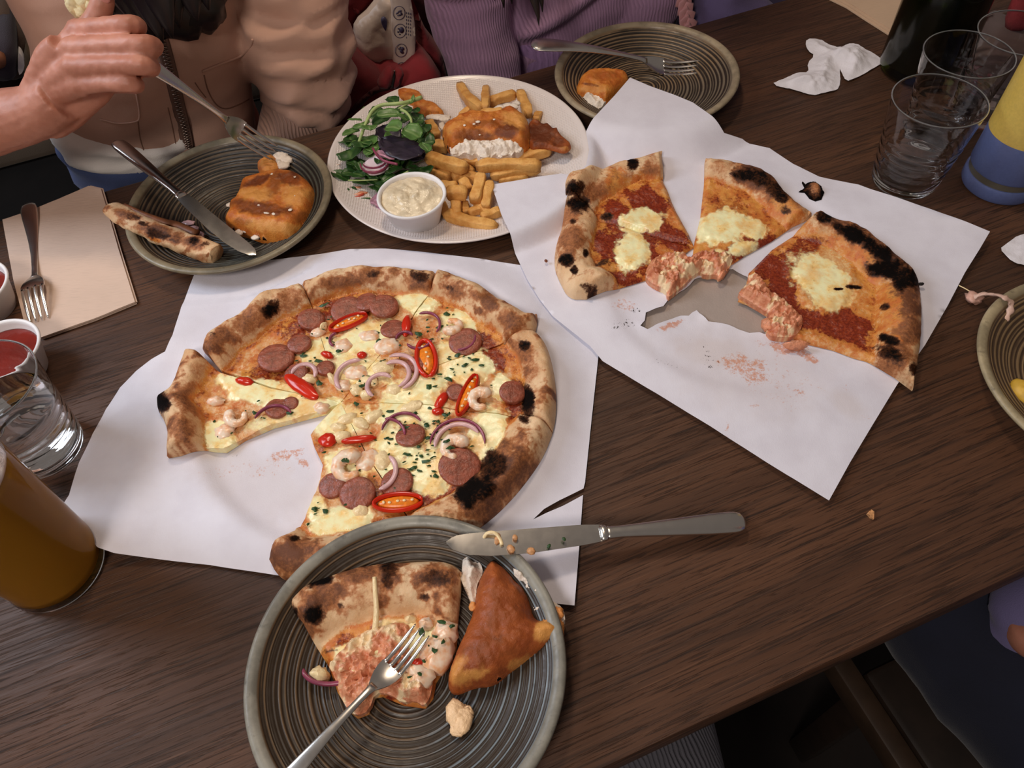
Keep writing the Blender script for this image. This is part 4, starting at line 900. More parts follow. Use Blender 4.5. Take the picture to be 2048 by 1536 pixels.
e = tag(empty('fish_scrap', P(*Z4([(1520, 340)])[0], zB)), 'small torn fish scrap behind the golden fish on the left olive plate', 'fish')
fish('batter', Z4([(1340, 325), (1420, 290), (1500, 262), (1540, 300), (1560, 380), (1480, 432), (1390, 432), (1355, 385)]), zB + .003, .012, .008, [], [], B4([(1450, 350, 100, 80, 0, .7)]), e, BATTER, 12, .008)
flakes(e, Z4, 4.452, [(1560, 280, 70, 50), (1620, 310, 56, 44), (1590, 360, 60, 40), (1610, 260, 40, 30), (1540, 330, 40, 34)], zB + .011, FLESH, .55)
e = tag(empty('crust_stick', P(*Z4([(540, 950)])[0], .012)), 'long leftover pizza crust lying over the edge of the left olive plate', 'crust')
st = smooth_line([P(*Z4([q[:2]])[0], q[2]) for q in ((30, 735, .0335), (110, 785, .033), (260, 860, .030), (480, 960, .024), (700, 1050, .0195), (880, 1120, .0175), (990, 1150, .0165))], 2)
wv = np.interp(np.linspace(0, 1, len(st)), [0, .04, .12, .3, .5, .7, .92, 1], [.007, .014, .019, .022, .0235, .0245, .023, .021])
V, F = sweep(catmull(st, 90), np.interp(np.linspace(0, 1, 90), np.linspace(0, 1, len(wv)), wv), np.interp(np.linspace(0, 1, 90), np.linspace(0, 1, len(wv)), wv) * .82, n=30, power=2.3)
V = V + np.array([mnoise.noise_vector(Vector(p * 75)) for p in V]) * .0022 + np.array([mnoise.noise_vector(Vector(p * 240)) for p in V]) * .0007
u, v = PX(V); Mx = np.stack([blobs(u, v, B4([(480, 975, 120, 42, 18, .72), (790, 1030, 46, 34, 0, .85), (350, 880, 60, 20, 20, .72), (250, 820, 60, 24, 10, .6), (880, 1060, 40, 20, 0, .6), (660, 900, 140, 14, 25, .7)]), .4, .5, .06), np.maximum(blobs(u, v, B4([(480, 960, 220, 70, 18, 1), (780, 1050, 110, 60, 20, .9), (200, 800, 120, 40, 20, .9), (600, 1000, 60, 60, 0, .7), (860, 1180, 60, 40, 0, .5), (150, 850, 40, 60, 0, .6)]), .5, .6, .06), .8 * sstep(.55, .75, fbm(u, v, .06, 3))), 0 * u, .55 * blobs(u, v, B4([(450, 1020, 50, 24, 20, 1)]), .4, .4)], 1)
mk('crust', V, F, PIZ, e, masks=Mx)
path = catmull([P(*Z4([q[:2]])[0], q[2]) for q in ((180, 720, .036), (330, 790, .034), (520, 860, .028), (640, 890, .022), (820, 970, .018))], 24); mk('crust_lip', *sweep(path, np.linspace(.005, .010, 24), .006, n=10), plain('tomato_stained_crust', S(120, 70, 40), .5, .3, 120), e)
flakes(tag(empty('onion_scrap', P(*Z4([(750, 880)])[0], zB)), 'pale onion scrap under the knife on the left olive plate', 'onion'), Z4, 4.452, [(740, 870, 60, 30, 10), (780, 930, 50, 40), (830, 980, 60, 40, 30)], zB + .004, ONIW, .4, 'onion_bit')

# --- back plate
zC = .0055
e = tag(empty('battered_fish', P(1215, 185, zC)), 'bitten fish piece on the brown back plate, partly covered by a paper corner', 'fish')
cz = crop(1100, 130, 5.389)
fish('batter', cz([(330, 130), (400, 90), (560, 65), (700, 70), (800, 85), (860, 125), (840, 200), (760, 260), (690, 330), (600, 400), (480, 330), (380, 330), (290, 310), (275, 250), (300, 190)]), zC, .020, .012, scale_blobs(cz([(600, 110, 160, 60, 0, .5), (420, 210, 120, 16, 10, .7)]), 5.389), [], scale_blobs(cz([(480, 250, 150, 60, 0, .7)]), 5.389), e, BATTER, 17, .010)
flesh(e, [(300, 310), (350, 315), (440, 320), (520, 330), (640, 330), (690, 340), (620, 400), (560, 440), (500, 470), (440, 440), (380, 400), (320, 350)], cz, zC + .002, .010, 9)
fork(P(1062, 90, .046), P(1402, 134, .0085), 'fork propped across the rim of the brown back plate', up=(0, -.25, 1))

# --- right plate
path = catmull([P(u, v, z) for u, v, z in ((1945, 594, .006), (1965, 588, .012), (1990, 590, .022), (2008, 594, .031), (2022, 606, .027), (2016, 630, .020), (2004, 652, .014))], 40)
V, F = sweep(path, .006 + .002 * np.sin(np.arange(40) * 1.3), .003, n=8); V = V + np.array([mnoise.noise_vector(Vector(p * 160)) for p in V]) * .0012
o = tag(empty('cheese_strand', path[0]), 'pale stringy cheese strand draped over the edge of the right plate', 'cheese'); mk('strand', V, F, plain('pale_cheese', S(214, 178, 160), .4, .1, 100), o)
c = P(1948, 596, .004); mk('strand_clump', *ell(c, .008, .0075, .004, 14, 8, 0, .5, 3), plain('pink_cheese', S(216, 168, 150), .4, .15, 150), o)
mk('fine_thread', *sweep(np.array([P(1918, 571, .0055), P(1930, 577, .0055), P(1942, 584, .006)]), .0012, .001, n=6), CREAM, o)
o = tag(empty('chip_end', P(2050, 785, .008)), 'yellow chip end on the plate cut by the right edge', 'chip'); mk('potato', *ell(P(2050, 785, .012), .010, .014, .007, 16, 10, .4, .15, 2), plain('yellow_potato', S(214, 170, 60), .5, .15, 100), o)

# ------------------------------------------------------------------ white plate: chips, fish, salad, sauce
def chip(a, b_, wpx, label, z0, z1, bend=0):
    (u0, v0), (u1, v1) = Z3([a, b_]); A, B = P(u0, v0, z0), P(u1, v1, z1); k = wpx / 3.9385 / FPX * depth_of((A + B) / 2)
    n = 12; t = np.linspace(0, 1, n); path = A + (B - A) * t[:, None]; perp = np.cross(B - A, (0, 0, 1)); perp /= np.linalg.norm(perp) + 1e-9
    path += perp * (np.sin(t * PI) * bend * .004)[:, None] + np.array([0, 0, 1]) * (np.sin(t * PI) * random.uniform(-.001, .002))[:, None]
    wv = k * 1.04 * np.interp(t, [0, .03, .12, .9, .97, 1], [.62, .85, 1, .97, .82, .55]) * (1 + .05 * np.sin(t * 9 + a[0]))
    V, F = sweep(path, wv, np.minimum(wv * .95, .0145), n=16, power=5.5); V = V + np.array([mnoise.noise_vector(Vector(p * 110)) for p in V]) * .0014
    M = np.zeros((len(V), 4)); tt = np.repeat(t, 16); ed = np.maximum(sstep(.86, 1, tt), 1 - sstep(0, .14, tt)); cor = np.tile(np.abs(np.sin(2 * np.arange(16) * 2 * PI / 16)), n); M[:, 0] = np.maximum(.55 * ed, .42 * cor ** 4); M[:, 2] = .3 * (1 - .5 * cor)
    o = tag(mk('potato_chip', V, F, CHIPM, masks=M), label, 'chip', 'chips on the white plate'); return o
CHIPM = m_batter('golden_chip', (226, 176, 102), (196, 136, 66), (134, 78, 30))
for q in [
    ((1020, 80), (1195, 275), 76, 'long chip leaning out behind the fish, nearest the salad', .012, .028, .6), ((1228, 98), (1224, 270), 64, 'short chip standing upright behind the fish', .012, .030), ((1258, 218), (1465, 152), 72, 'chip lying crosswise behind the fish, right of the upright one', .012, .014),
    ((1498, 135), (1572, 325), 76, 'pale yellow chip at the far end, slanting down to the fish', .015, .020), ((1030, 335), (1105, 262), 54, 'small chip tucked under the long chip behind the fish', .010, .014), ((1180, 305), (1365, 290), 56, 'brown chip lying right along the back of the fish', .034, .040),
    ((1645, 295), (1625, 360), 58, 'stubby chip poking up behind the crisp batter flap', .010, .014), ((775, 370), (845, 490), 74, 'short chip squeezed between salad and fish', .012, .014), ((815, 560), (930, 570), 92, 'chip below the left end of the fish', .010, .012),
    ((755, 645), (1085, 740), 92, 'thick chip lying on top, below the left of the fish', .022, .024, .4), ((770, 745), (960, 800), 96, 'broad chip under the thick one, beside the salad', .011, .012), ((960, 810), (1135, 745), 80, 'chip in the middle of the heap, under the thick one', .011, .013),
    ((1000, 672), (1400, 690), 70, 'dark shaded chip directly below the white fish flesh', .016, .017), ((1430, 690), (1745, 590), 80, 'chip below the crisp flap, sloping up to the right', .013, .017), ((1150, 722), (1665, 715), 86, 'longest chip, lying level below the fish on the right', .022, .022, -.5),
    ((1270, 800), (1655, 745), 72, 'lower chip alongside the longest one', .013, .014), ((1195, 785), (1138, 1000), 88, 'chip pointing down the plate in the middle, squared end', .022, .018), ((1262, 845), (1222, 1055), 78, 'brown chip pointing down the plate just left of the paper corner', .020, .014),
    ((920, 935), (1085, 935), 100, 'squared chip right of the sauce cup, lying level', .022, .022), ((1035, 840), (1095, 910), 78, 'tilted chip behind the squared one', .014, .012), ((985, 990), (1005, 1105), 76, 'chip hanging down beside the sauce cup', .015, .013),
    ((900, 1090), (1325, 1205), 90, 'long chip nearest the front edge of the white plate', .0115, .0115, .5), ((1090, 1085), (1215, 1040), 64, 'small chip beneath the pointing chips', .010, .011), ((1195, 1130), (1360, 1065), 66, 'chip running below the paper corner', .012, .012), ((1060, 1000), (1075, 1090), 62, 'chip in the gap above the front long chip', .010, .010), ((1110, 640), (1290, 650), 74, 'shaded chip under the fish flesh, mostly hidden', .011, .011), ((1000, 800), (1230, 830), 74, 'chip buried at the centre of the heap, only its side showing', .010, .010), ((1330, 830), (1560, 800), 66, 'lowest chip beneath the two long level chips', .010, .010), ((860, 880), (1000, 890), 84, 'chip between the salad and the squared chip', .0105, .012), ((1150, 1010), (1260, 1110), 66, 'chip showing between the pointing chips and the front long chip', .010, .010), ((1590, 640), (1700, 560), 64, 'chip tip under the crisp batter flap', .011, .012), ((880, 1030), (930, 1120), 70, 'dark chip stuck close against the sauce cup', .0105, .0105)]:
    chip(*q)
zW = .0055
e = tag(empty('battered_fish', P(*Z3([(1250, 430)])[0], .018)), 'main battered fish fillet with white flaky flesh, on top of the chips', 'fish')
fish('batter', Z3([(868, 420), (940, 378), (1040, 332), (1120, 290), (1180, 310), (1300, 320), (1390, 275), (1450, 265), (1500, 300), (1562, 345), (1585, 440), (1572, 520), (1520, 560), (1400, 545), (1250, 535), (1100, 540), (1000, 575), (940, 570), (895, 490)]), .020, .024, .014,
     B3([(1120, 480, 220, 60, 5, .7), (1380, 450, 100, 60, -10, .9), (1250, 380, 160, 40, 0, .6), (1540, 470, 40, 80, 0, .5)]), [], B3([(1440, 350, 110, 70, 10, .9), (960, 430, 90, 50, -20, .6), (1040, 370, 120, 40, -20, .5)]), e, BATTER, 23, .012, .004)
flesh(e, [(938, 552), (1020, 545), (1120, 525), (1300, 520), (1420, 530), (1545, 520), (1528, 585), (1480, 612), (1455, 600), (1440, 640), (1390, 622), (1340, 645), (1290, 622), (1255, 662), (1205, 655), (1160, 640), (1150, 612), (1110, 632), (1060, 618), (1010, 630), (965, 642), (945, 600)], Z3, .022, .013, 3)
flakes(e, Z3, 3.9385, [(1215, 635, 44, 26, 20), (980, 610, 26, 30, 60), (1380, 615, 40, 24, -30), (1100, 600, 20, 34, 20), (1500, 575, 18, 32, 10), (1310, 600, 18, 36, 20)], .028, FLESH, .5)
flakes(e, Z3, 3.9385, [(1340, 255, 50, 24, -10), (1400, 240, 50, 24, 0), (1450, 250, 40, 34, 60), (1130, 300, 30, 24), (1470, 225, 30, 26)], .036, FLESH, .5)
flakes(e, Z3, 3.9385, [(1165, 368, 20, 12), (1135, 385, 12, 9), (1060, 396, 12, 10), (1290, 350, 16, 9), (1255, 360, 12, 8), (1180, 470, 9, 7)], .0445, FLESH, .5, 'salt_flake')
e = tag(empty('batter_flap', P(*Z3([(1720, 480)])[0], .02)), 'thin crisp dark batter flap at the right end of the fillet', 'batter')
fish('flap', Z3([(1570, 345), (1640, 350), (1680, 385), (1715, 368), (1735, 395), (1765, 420), (1790, 398), (1800, 450), (1850, 495), (1916, 552), (1850, 606), (1750, 572), (1660, 560), (1565, 570), (1550, 450)]), .022, .0055, .003, B3([(1680, 460, 130, 120, 0, .95), (1800, 520, 80, 60, 0, .7)]), [], B3([(1860, 580, 60, 20, 0, .6)]), e, BATTER_DK, 29, .004, .003)
e = tag(empty('batter_scrap', P(*Z3([(730, 220)])[0], zW)), 'two joined scraps of fried batter behind the salad at the far left rim', 'batter')
fish('batter', Z3([(520, 125), (575, 115), (640, 113), (705, 130), (738, 175), (735, 205), (660, 215), (590, 195), (535, 175)]), zW + .004, .011, .006, B3([(640, 150, 80, 20, 0, .5)]), [], B3([(600, 180, 80, 30, 0, .6)]), e, BATTER, 31, .006)
fish('batter', Z3([(640, 215), (700, 195), (790, 208), (850, 240), (870, 265), (906, 292), (860, 305), (790, 312), (715, 290), (660, 260)]), zW + .003, .012, .007, B3([(760, 290, 100, 24, 10, .5)]), [], B3([(760, 240, 90, 24, 10, .5)]), e, BATTER, 33, .006)
flakes(tag(empty('fish_scrap', P(*Z3([(850, 330)])[0], zW)), 'white fish scraps between the salad and the chips', 'fish'), Z3, 3.9385, [(840, 330, 70, 30, 10), (900, 340, 50, 34), (790, 330, 40, 26, -30), (880, 400, 24, 40)], zW + .008, FLESH, .4)

LEAF = {}
def leafmat(name, c, vein):
    b = NB(name, .38); r, g, bb, a = b.attr(); n = b.noise(120, 4); cc = b.mix(b.rng(n, .3, .7), tuple(x * .7 for x in c[:3]) + (1,), c); cc = b.mix(b.math('MULTIPLY', r, .5), cc, vein); b.col(cc); b.bump(b.math('ADD', n, r), .0008, .5)
    return b.m
GR1 = leafmat('pea_leaf_green', S(88, 128, 60), S(150, 172, 110)); GR2 = leafmat('deep_leaf_green', S(48, 88, 36), S(112, 140, 80)); PUR = leafmat('purple_leaf', S(48, 38, 54), S(22, 14, 26)); STEMM = plain('pale_green_stem', S(168, 188, 120), .4, .12, 80)
def leaf_geo(c, rx, ry, rot, z, tilt=(0, 0), cup=.15, seed=0, veins=False):
    nu, nv = 13, 9; V, M = [], []
    for i in range(nu):
        s = i / (nu - 1) * 2 - 1
        for j in range(nv):
            q = j / (nv - 1) * 2 - 1; hw = math.sqrt(max(0, 1 - s * s)) * (1 + .12 * s) * (1 + .05 * math.sin(9 * s + seed)); x, y = s * rx, q * ry * hw
            zz = cup * ry * (q * q * hw * hw - .25 * s * s * 2) + .0025 * mnoise.noise(Vector((x * 90 + seed, y * 90, seed))) * (1 if hw > .1 else 0) + .08 * ry * (1 - abs(q)) * -1
            X = c[0] + x * math.cos(rot) - y * math.sin(rot); Y = c[1] + x * math.sin(rot) + y * math.cos(rot)
            V.append((X, Y, z + zz + tilt[0] * x + tilt[1] * y)); vv = 1.0 if abs(q) < .14 else 0
            if veins and abs(((s - abs(q) * .6) * 4) % 1 - .5) < .09: vv = .9
            M.append((vv, 0, 0, 0))
    F = [(i * nv + j, (i + 1) * nv + j, (i + 1) * nv + j + 1, i * nv + j + 1) for i in range(nu - 1) for j in range(nv - 1)]
    return np.array(V), F, np.array(M)
def leaf(lx, mat, parent, name='leaf', veins=False, thick=.0006, flat=False):
    x, y, rx, ry, an, z = lx[:6]; (u, v), = ZS([(x, y)]); c = P(u, v, z); k = pxr(u, v, 1 / 5.4875, z)
    d2 = P(u + 8 * math.cos(math.radians(an)), v + 8 * math.sin(math.radians(an)), z) - c; rot = math.atan2(d2[1], d2[0])
    r = random.Random(int(x * 3 + y)); V, F, M = leaf_geo(c, rx * k, ry * k * 1.15, rot, z, ((r.uniform(-.25, .25), r.uniform(-.35, .15)) if not flat else (.05, -.12)), .22 if not flat else -.10, x * .1, veins)
    o = mk(name, V, F, mat, parent, masks=M); m = o.modifiers.new('thickness', 'SOLIDIFY'); m.thickness = thick; return o
def stem(pts, r, parent, n=26): return mk('stem', *sweep(catmull([P(*ZS([q[:2]])[0], q[2]) for q in pts], n), np.linspace(r, r * .7, n), np.linspace(r, r * .7, n), n=8), STEMM, parent)
e = tag(empty('pea_shoot', P(*ZS([(560, 300)])[0], .02)), 'long pea shoot arching over the top of the salad with a bright pale stem', 'salad', 'salad on the white plate')
stem([(1005, 80, .046), (870, 128, .048), (740, 150, .050), (570, 165, .050), (470, 225, .049), (405, 340, .046), (350, 480, .042), (318, 570, .036)], .0048, e, 40)
stem([(870, 140, .047), (800, 180, .047), (750, 205, .046)], .0026, e, 10)
for q in [(270, 325, 86, 36, 4, .044), (345, 380, 56, 84, 60, .043), (432, 405, 52, 74, 70, .046), (895, 110, 26, 68, 5, .051), (230, 460, 110, 40, -28, .036), (245, 585, 70, 20, -40, .037)]: leaf(q, GR1, e)
e = tag(empty('pea_shoot', P(*ZS([(800, 380)])[0], .02)), 'pea shoot with two large round leaves lying over the purple leaf', 'salad', 'salad on the white plate')
stem([(780, 215, .047), (840, 250, .049), (885, 310, .050), (895, 360, .051)], .0036, e, 16)
for q in [(640, 262, 130, 66, -8, .046), (692, 402, 98, 94, 10, .054), (895, 455, 108, 108, 20, .056), (1045, 615, 100, 56, 55, .050), (800, 290, 80, 50, 20, .045)]: leaf(q, GR1, e)
e = tag(empty('salad_leaves', P(*ZS([(420, 560)])[0], .018)), 'cluster of small dark green leaves at the left of the salad', 'salad', 'salad on the white plate')
for q in [(420, 545, 110, 84, 40, .036), (350, 590, 60, 100, 70, .038), (420, 680, 50, 62, -40, .034), (215, 690, 104, 122, 70, .026), (240, 800, 70, 50, 20, .024), (200, 560, 40, 30, 0, .030)]: leaf(q, GR2 if q[0] != 420 else GR1, e)
e = tag(empty('salad_leaves', P(*ZS([(720, 160)])[0], .018)), 'dark green leaves at the back of the salad near the fried scraps', 'salad', 'salad on the white plate')
for q in [(680, 100, 84, 66, 40, .036), (500, 240, 90, 60, -30, .036), (960, 290, 90, 60, 60, .036), (1040, 420, 70, 60, 40, .034), (800, 220, 110, 70, 0, .034), (560, 320, 120, 60, -30, .036), (1090, 560, 60, 90, 0, .032), (940, 220, 60, 40, 50, .040), (990, 330, 40, 70, 0, .040)]: leaf(q, GR2, e)
e = tag(empty('salad_leaves', P(*ZS([(300, 930)])[0], .012)), 'dark leaves and thin stem at the lower left of the salad', 'salad', 'salad on the white plate')
for q in [(110, 930, 110, 66, 20, .016), (200, 900, 80, 60, 0, .018), (310, 920, 90, 60, 20, .020), (330, 830, 60, 50, 60, .024), (240, 1090, 50, 40, 40, .012), (330, 1010, 90, 34, 0, .014), (480, 1060, 60, 60, 30, .014)]: leaf(q, GR2, e)
stem([(200, 992, .020), (330, 992, .021), (520, 984, .022)], .0018, e, 10)
e = tag(empty('salad_leaves', P(*ZS([(800, 920)])[0], .012)), 'wet dark leaves right behind the sauce cup', 'salad', 'salad on the white plate')
for q in [(790, 990, 110, 60, -10, .024), (640, 960, 90, 56, -30, .026), (560, 1070, 90, 80, 20, .014), (900, 850, 70, 60, 20, .028), (1000, 880, 62, 116, 70, .030), (700, 880, 110, 36, -20, .028), (1060, 970, 90, 40, 30, .024), (860, 960, 80, 50, 10, .026)]: leaf(q, GR2, e)
stem([(670, 1005, .034), (760, 950, .035), (858, 895, .036)], .0032, e, 12)
e = tag(empty('salad_leaves', P(*ZS([(600, 640)])[0], .012)), 'mass of dark green leaves under the purple leaf in the salad heap', 'salad', 'salad on the white plate')
rs_ = random.Random(4)
for k_ in range(52):
    a_ = rs_.uniform(0, 6.28); q_ = rs_.random() ** .6
    leaf((600 + 470 * q_ * math.cos(a_) * (1 - .2 * math.sin(a_)), 610 + 400 * q_ * math.sin(a_), rs_.uniform(85, 140), rs_.uniform(60, 92), rs_.uniform(-90, 90), .013 + .026 * (1 - q_)), GR2 if k_ % 3 else GR1, e)
e = tag(empty('purple_salad_leaf', P(*ZS([(770, 620)])[0], .025)), 'big veined dark purple leaf in the middle of the salad', 'salad leaf')
leaf((780, 620, 300, 170, 26, .046), PUR, e, 'leaf', True, .001, True); leaf((640, 480, 150, 120, 60, .034), PUR, e, 'leaf'); leaf((940, 720, 110, 90, 20, .034), PUR, e, 'leaf')
def onion(pts, z, label, wpx):
    e = tag(empty('red_onion_slice', P(*ZS([pts[0]])[0], z)), label, 'onion', 'red onion in the salad'); return e
e = onion([(490, 830)], .026, 'white onion slice with purple rings, at the front of the salad', 0)
for q in [(490, 820, 150, 120, 20, .030), ]: 
    o = leaf(q, plain('white_onion', S(226, 208, 216), .3, .08, 60), e, 'flesh', thick=.003)
c = P(*ZS([(490, 800)])[0], .031); k = pxr(750, 330, 1 / 5.4875, .03)
mk('purple_edge', *ring_tube(c, 155 * k, 165 * k, 0, 175, 355, .0022, .004, .031, .0), ONION, e); mk('purple_layer', *ring_tube(c, 128 * k, 105 * k, 0, 190, 360, .0014, .003, .0325), ONION, e)
e = onion([(600, 715)], .032, 'thin onion slice with a purple rim, edge-on under the purple leaf', 0)
leaf((600, 700, 150, 40, 32, .041), plain('pink_onion', S(206, 150, 168), .3, .1, 60), e, 'flesh', thick=.002)
mk('purple_edge', *sweep(catmull([P(*ZS([q])[0], .041) for q in ((470, 640), (520, 720), (600, 780), (740, 815))], 20), .0028, .003, n=8), ONION, e)
e = onion([(530, 1210)], .008, 'curled onion pieces tucked beside the sauce cup', 0)
for q in [(525, 1200, 90, 78, 30, .011), (560, 1260, 80, 50, 20, .010), (630, 1320, 60, 44, 10, .008), (520, 1230, 60, 30, 30, .014)]: leaf(q, plain('mauve_onion', S(176, 128, 148), .3, .2, 60), e, 'petal', thick=.002)
e = tag(empty('cucumber_slice', P(*ZS([(330, 1220)])[0], .008)), 'thin pale cucumber slice at the left rim of the white plate', 'cucumber')
leaf((340, 1230, 130, 40, -18, .009), plain('cucumber_flesh', S(214, 206, 170), .3, .08, 80), e, 'flesh', thick=.0015); mk('skin', *sweep(catmull([P(*ZS([q])[0], .010) for q in ((205, 1270), (290, 1215), (370, 1190), (440, 1190))], 16), .0014, .002, n=6), GR2, e)
e = tag(empty('tomato_slice', P(*ZS([(290, 1120)])[0], .008)), 'pale tomato slice lying below the dark leaves at the left rim', 'tomato')
leaf((300, 1110, 120, 62, -10, .010), plain('tomato_flesh', S(226, 150, 116), .25, .12, 100), e, 'flesh', thick=.003); mk('skin', *sweep(catmull([P(*ZS([q])[0], .011) for q in ((225, 1170), (290, 1175), (370, 1140))], 12), .0026, .003, n=6), plain('tomato_skin', S(200, 84, 62), .25, .1, 60), e)
e = tag(empty('radish_piece', P(*ZS([(90, 800)])[0], .01)), 'pale pink radish piece at the leftmost rim of the white plate', 'radish')
leaf((90, 800, 74, 46, 10, .013), plain('radish_flesh', S(216, 180, 160), .3, .1, 60), e, 'flesh', thick=.004)

# portion cups
def cup(c, label, mat, fill_name, level, z0=0, lumpy=False):
    root = empty('portion_cup', (c[0], c[1], z0)); rt, rb, h = .0345, .0255, .035
    prof = [(.0003, .0012), (rb - .0012, .0012), (rt - .0022, h - .004), (rt - .0018, h - .0012), (rt - .0004, h), (rt + .0012, h), (rt + .0018, h - .0014), (rt + .0008, h - .0032), (rt - .0008, h - .0036), (rb, .0006), (rb - .001, 0), (.0003, .0002)]
    V, F = lathe(prof, 64); mk('cup', V + (c[0], c[1], z0), F, CUPW, root)
    rl = rb + (rt - rb) * level - .0016; n = 40; rr = np.linspace(0, rl, 26); V, F = lathe([(max(r, .0003), h * level * .93) for r in rr] + [(rl - .003, h * level * .93 - .006), (.0003, h * level * .93 - .006)], n)
    V = V + (c[0], c[1], z0)
    if lumpy:
        for q in V:
            d = math.hypot(q[0] - c[0], q[1] - c[1])
            if q[2] > z0 + h * level * .93 - .003: q[2] += .0075 * max(0, 1 - (d / rl) ** 2) ** .6 * (.5 + .5 * (1 if q[1] > c[1] - .006 else .3)) + .003 * mnoise.noise(Vector(q * 130)) + .0014 * mnoise.noise(Vector(q * 320))
    mk(fill_name, V, F, mat, root); return tag(root, label, 'cup', 'white portion cups')
TART = plain('tartare_sauce', S(226, 208, 176), .22, .16, 70, .0012, 160)
KETCH = plain('ketchup', S(116, 30, 20), .18, .15, 40, .0006, 90)
c = P(833, 440, .006); cup((c[0], c[1]), 'white cup heaped with creamy tartare sauce, standing on the white plate', TART, 'tartare_sauce', .93, .0062, True)
c = P(-18, 618, 0); cup((c[0], c[1]), 'ketchup cup cut by the left edge, touching the brown napkin', KETCH, 'ketchup', .8)
c = P(42, 742, 0); cup((c[0], c[1]), 'ketchup cup seen through the rim of the left water glass', KETCH, 'ketchup', .8)

# ------------------------------------------------------------------ glasses and bottles
TB, TR, TH = .0325, .0445, .098
def tumbler(c, label, water=0.0):
    root = empty('water_tumbler', (c[0], c[1], .0003)); pr = []
    zz = np.linspace(.004, TH, 60)
    ro = TB + (TR - TB) * (zz / TH); rp_ = .0006 * np.sin(zz * 2 * PI / .0105) * np.clip((TH * .72 - zz) / .02, 0, 1)
    pr = [(.0003, .0006), (TB - .006, .0004), (TB - .002, .0004), (TB - .0006, .0016)] + [(a + b, z) for a, b, z in zip(ro, rp_, zz)] + [(TR - .0002, TH + .0005), (TR - .00065, TH + .0007), (TR - .0011, TH + .0005)]
    pr += [(a - .0013 + b * .3, z) for a, b, z in zip(ro[::-1], rp_[::-1], zz[::-1]) if z > .011] + [(TB * .8, .0095), (.0003, .0088)]
    V, F = lathe(pr, 72); V = V + (c[0], c[1], .0003); mk('glass', V, F, GLASS, root)
    a_ = np.arange(73) * 2 * PI / 72; ri = sweep_rings(np.stack([c[0] + (TR - .0005) * np.cos(a_), c[1] + (TR - .0005) * np.sin(a_), np.full(73, TH + .0006)], 1), .0014, .0012, n=8); mk('rim', *rings(ri, cap=False), RIM, root)  # extra ring added over the lip to catch light as a pale rim highlight
    if water:
        zs = [z for z in zz if .0115 < z < water]; pr = [(.0003, .0092), (TB * .8, .0099)] + [(TB + (TR - TB) * z / TH - .0015, z) for z in zs] + [(.0003, zs[-1])]
        V, F = lathe(pr, 64); V = V + (c[0], c[1], .0003); mk('water', V, F, WATER, root)
    return tag(root, label, 'glass', 'ripple sided tumblers')
RIM = NB('light_catching_rim', .3); RIM.b.inputs['Base Color'].default_value = (.6, .6, .6, 1); RIM.b.inputs['Transmission Weight'].default_value = .86; RIM.b.inputs['IOR'].default_value = 1.2; RIM = RIM.m  # semi-rough glass so the added ring reads as a highlight
WATER = m_glass('water', ior=1.33)
c = P(1806, 362, 0); tumbler(c, 'empty rippled tumbler standing nearest, at the edge of the right paper')
c = P(1938, 108, TH); tumbler(c, 'second rippled tumbler, between the green bottle and the yellow bottle')
c = P(2046, 66, TH); tumbler(c, 'farthest rippled tumbler, cut by the upper right corner')
c = P(94, 898, 0); tumbler(c, 'water tumbler standing left, in front of a ketchup cup', .062)
# beer
c = P(116, 1136, 0); root = empty('beer_glass', (c[0], c[1], .0003)); BR, BT, BH = .0365, .0425, .172
zz = np.linspace(.003, BH, 30); pr = [(.0003, .0006), (BR - .004, .0003), (BR - .001, .001)] + [(BR + (BT - BR) * z / BH + (.0012 if z < .012 else 0), z) for z in zz] + [(BT - .0008, BH + .0006)] + [(BR + (BT - BR) * z / BH - .0022, z) for z in zz[::-1] if z > .0075] + [(BR * .8, .0062), (.0003, .0056)]
V, F = lathe(pr, 72); mk('glass', V + (c[0], c[1], .0003), F, m_glass('beer_glass', ior=1.12, wav=0), root)
bb = NB('lager', .35); bb.b.inputs['Specular IOR Level'].default_value = .1; bb.b.inputs['Transmission Weight'].default_value = .3; bb.b.inputs['IOR'].default_value = 1.1; bb.b.inputs['Base Color'].default_value = S(172, 120, 40); BEER = bb.m
bz = .140; zs = np.linspace(.0080, bz, 20); V, F = lathe([(.0003, .0058), (BR * .8, .0066)] + [(BR + (BT - BR) * z / BH - .0018, z) for z in zs] + [(.0003, bz)], 64); mk('beer', V + (c[0], c[1], .0003), F, BEER, root)
V, F = lathe([(.0003, bz + .0002)] + [(BR + (BT - BR) * bz / BH - .0024, bz + .0002), (BR + (BT - BR) * bz / BH - .0024, bz + .0025), (.025, bz + .0032), (.0003, bz + .0035)], 48); mk('foam', V + (c[0], c[1], .0003), F, plain('beer_foam', S(226, 206, 200), .6, .12, 120, .001, 300), root)
tag(root, 'full glass of cloudy golden beer, cut by the left edge', 'glass')
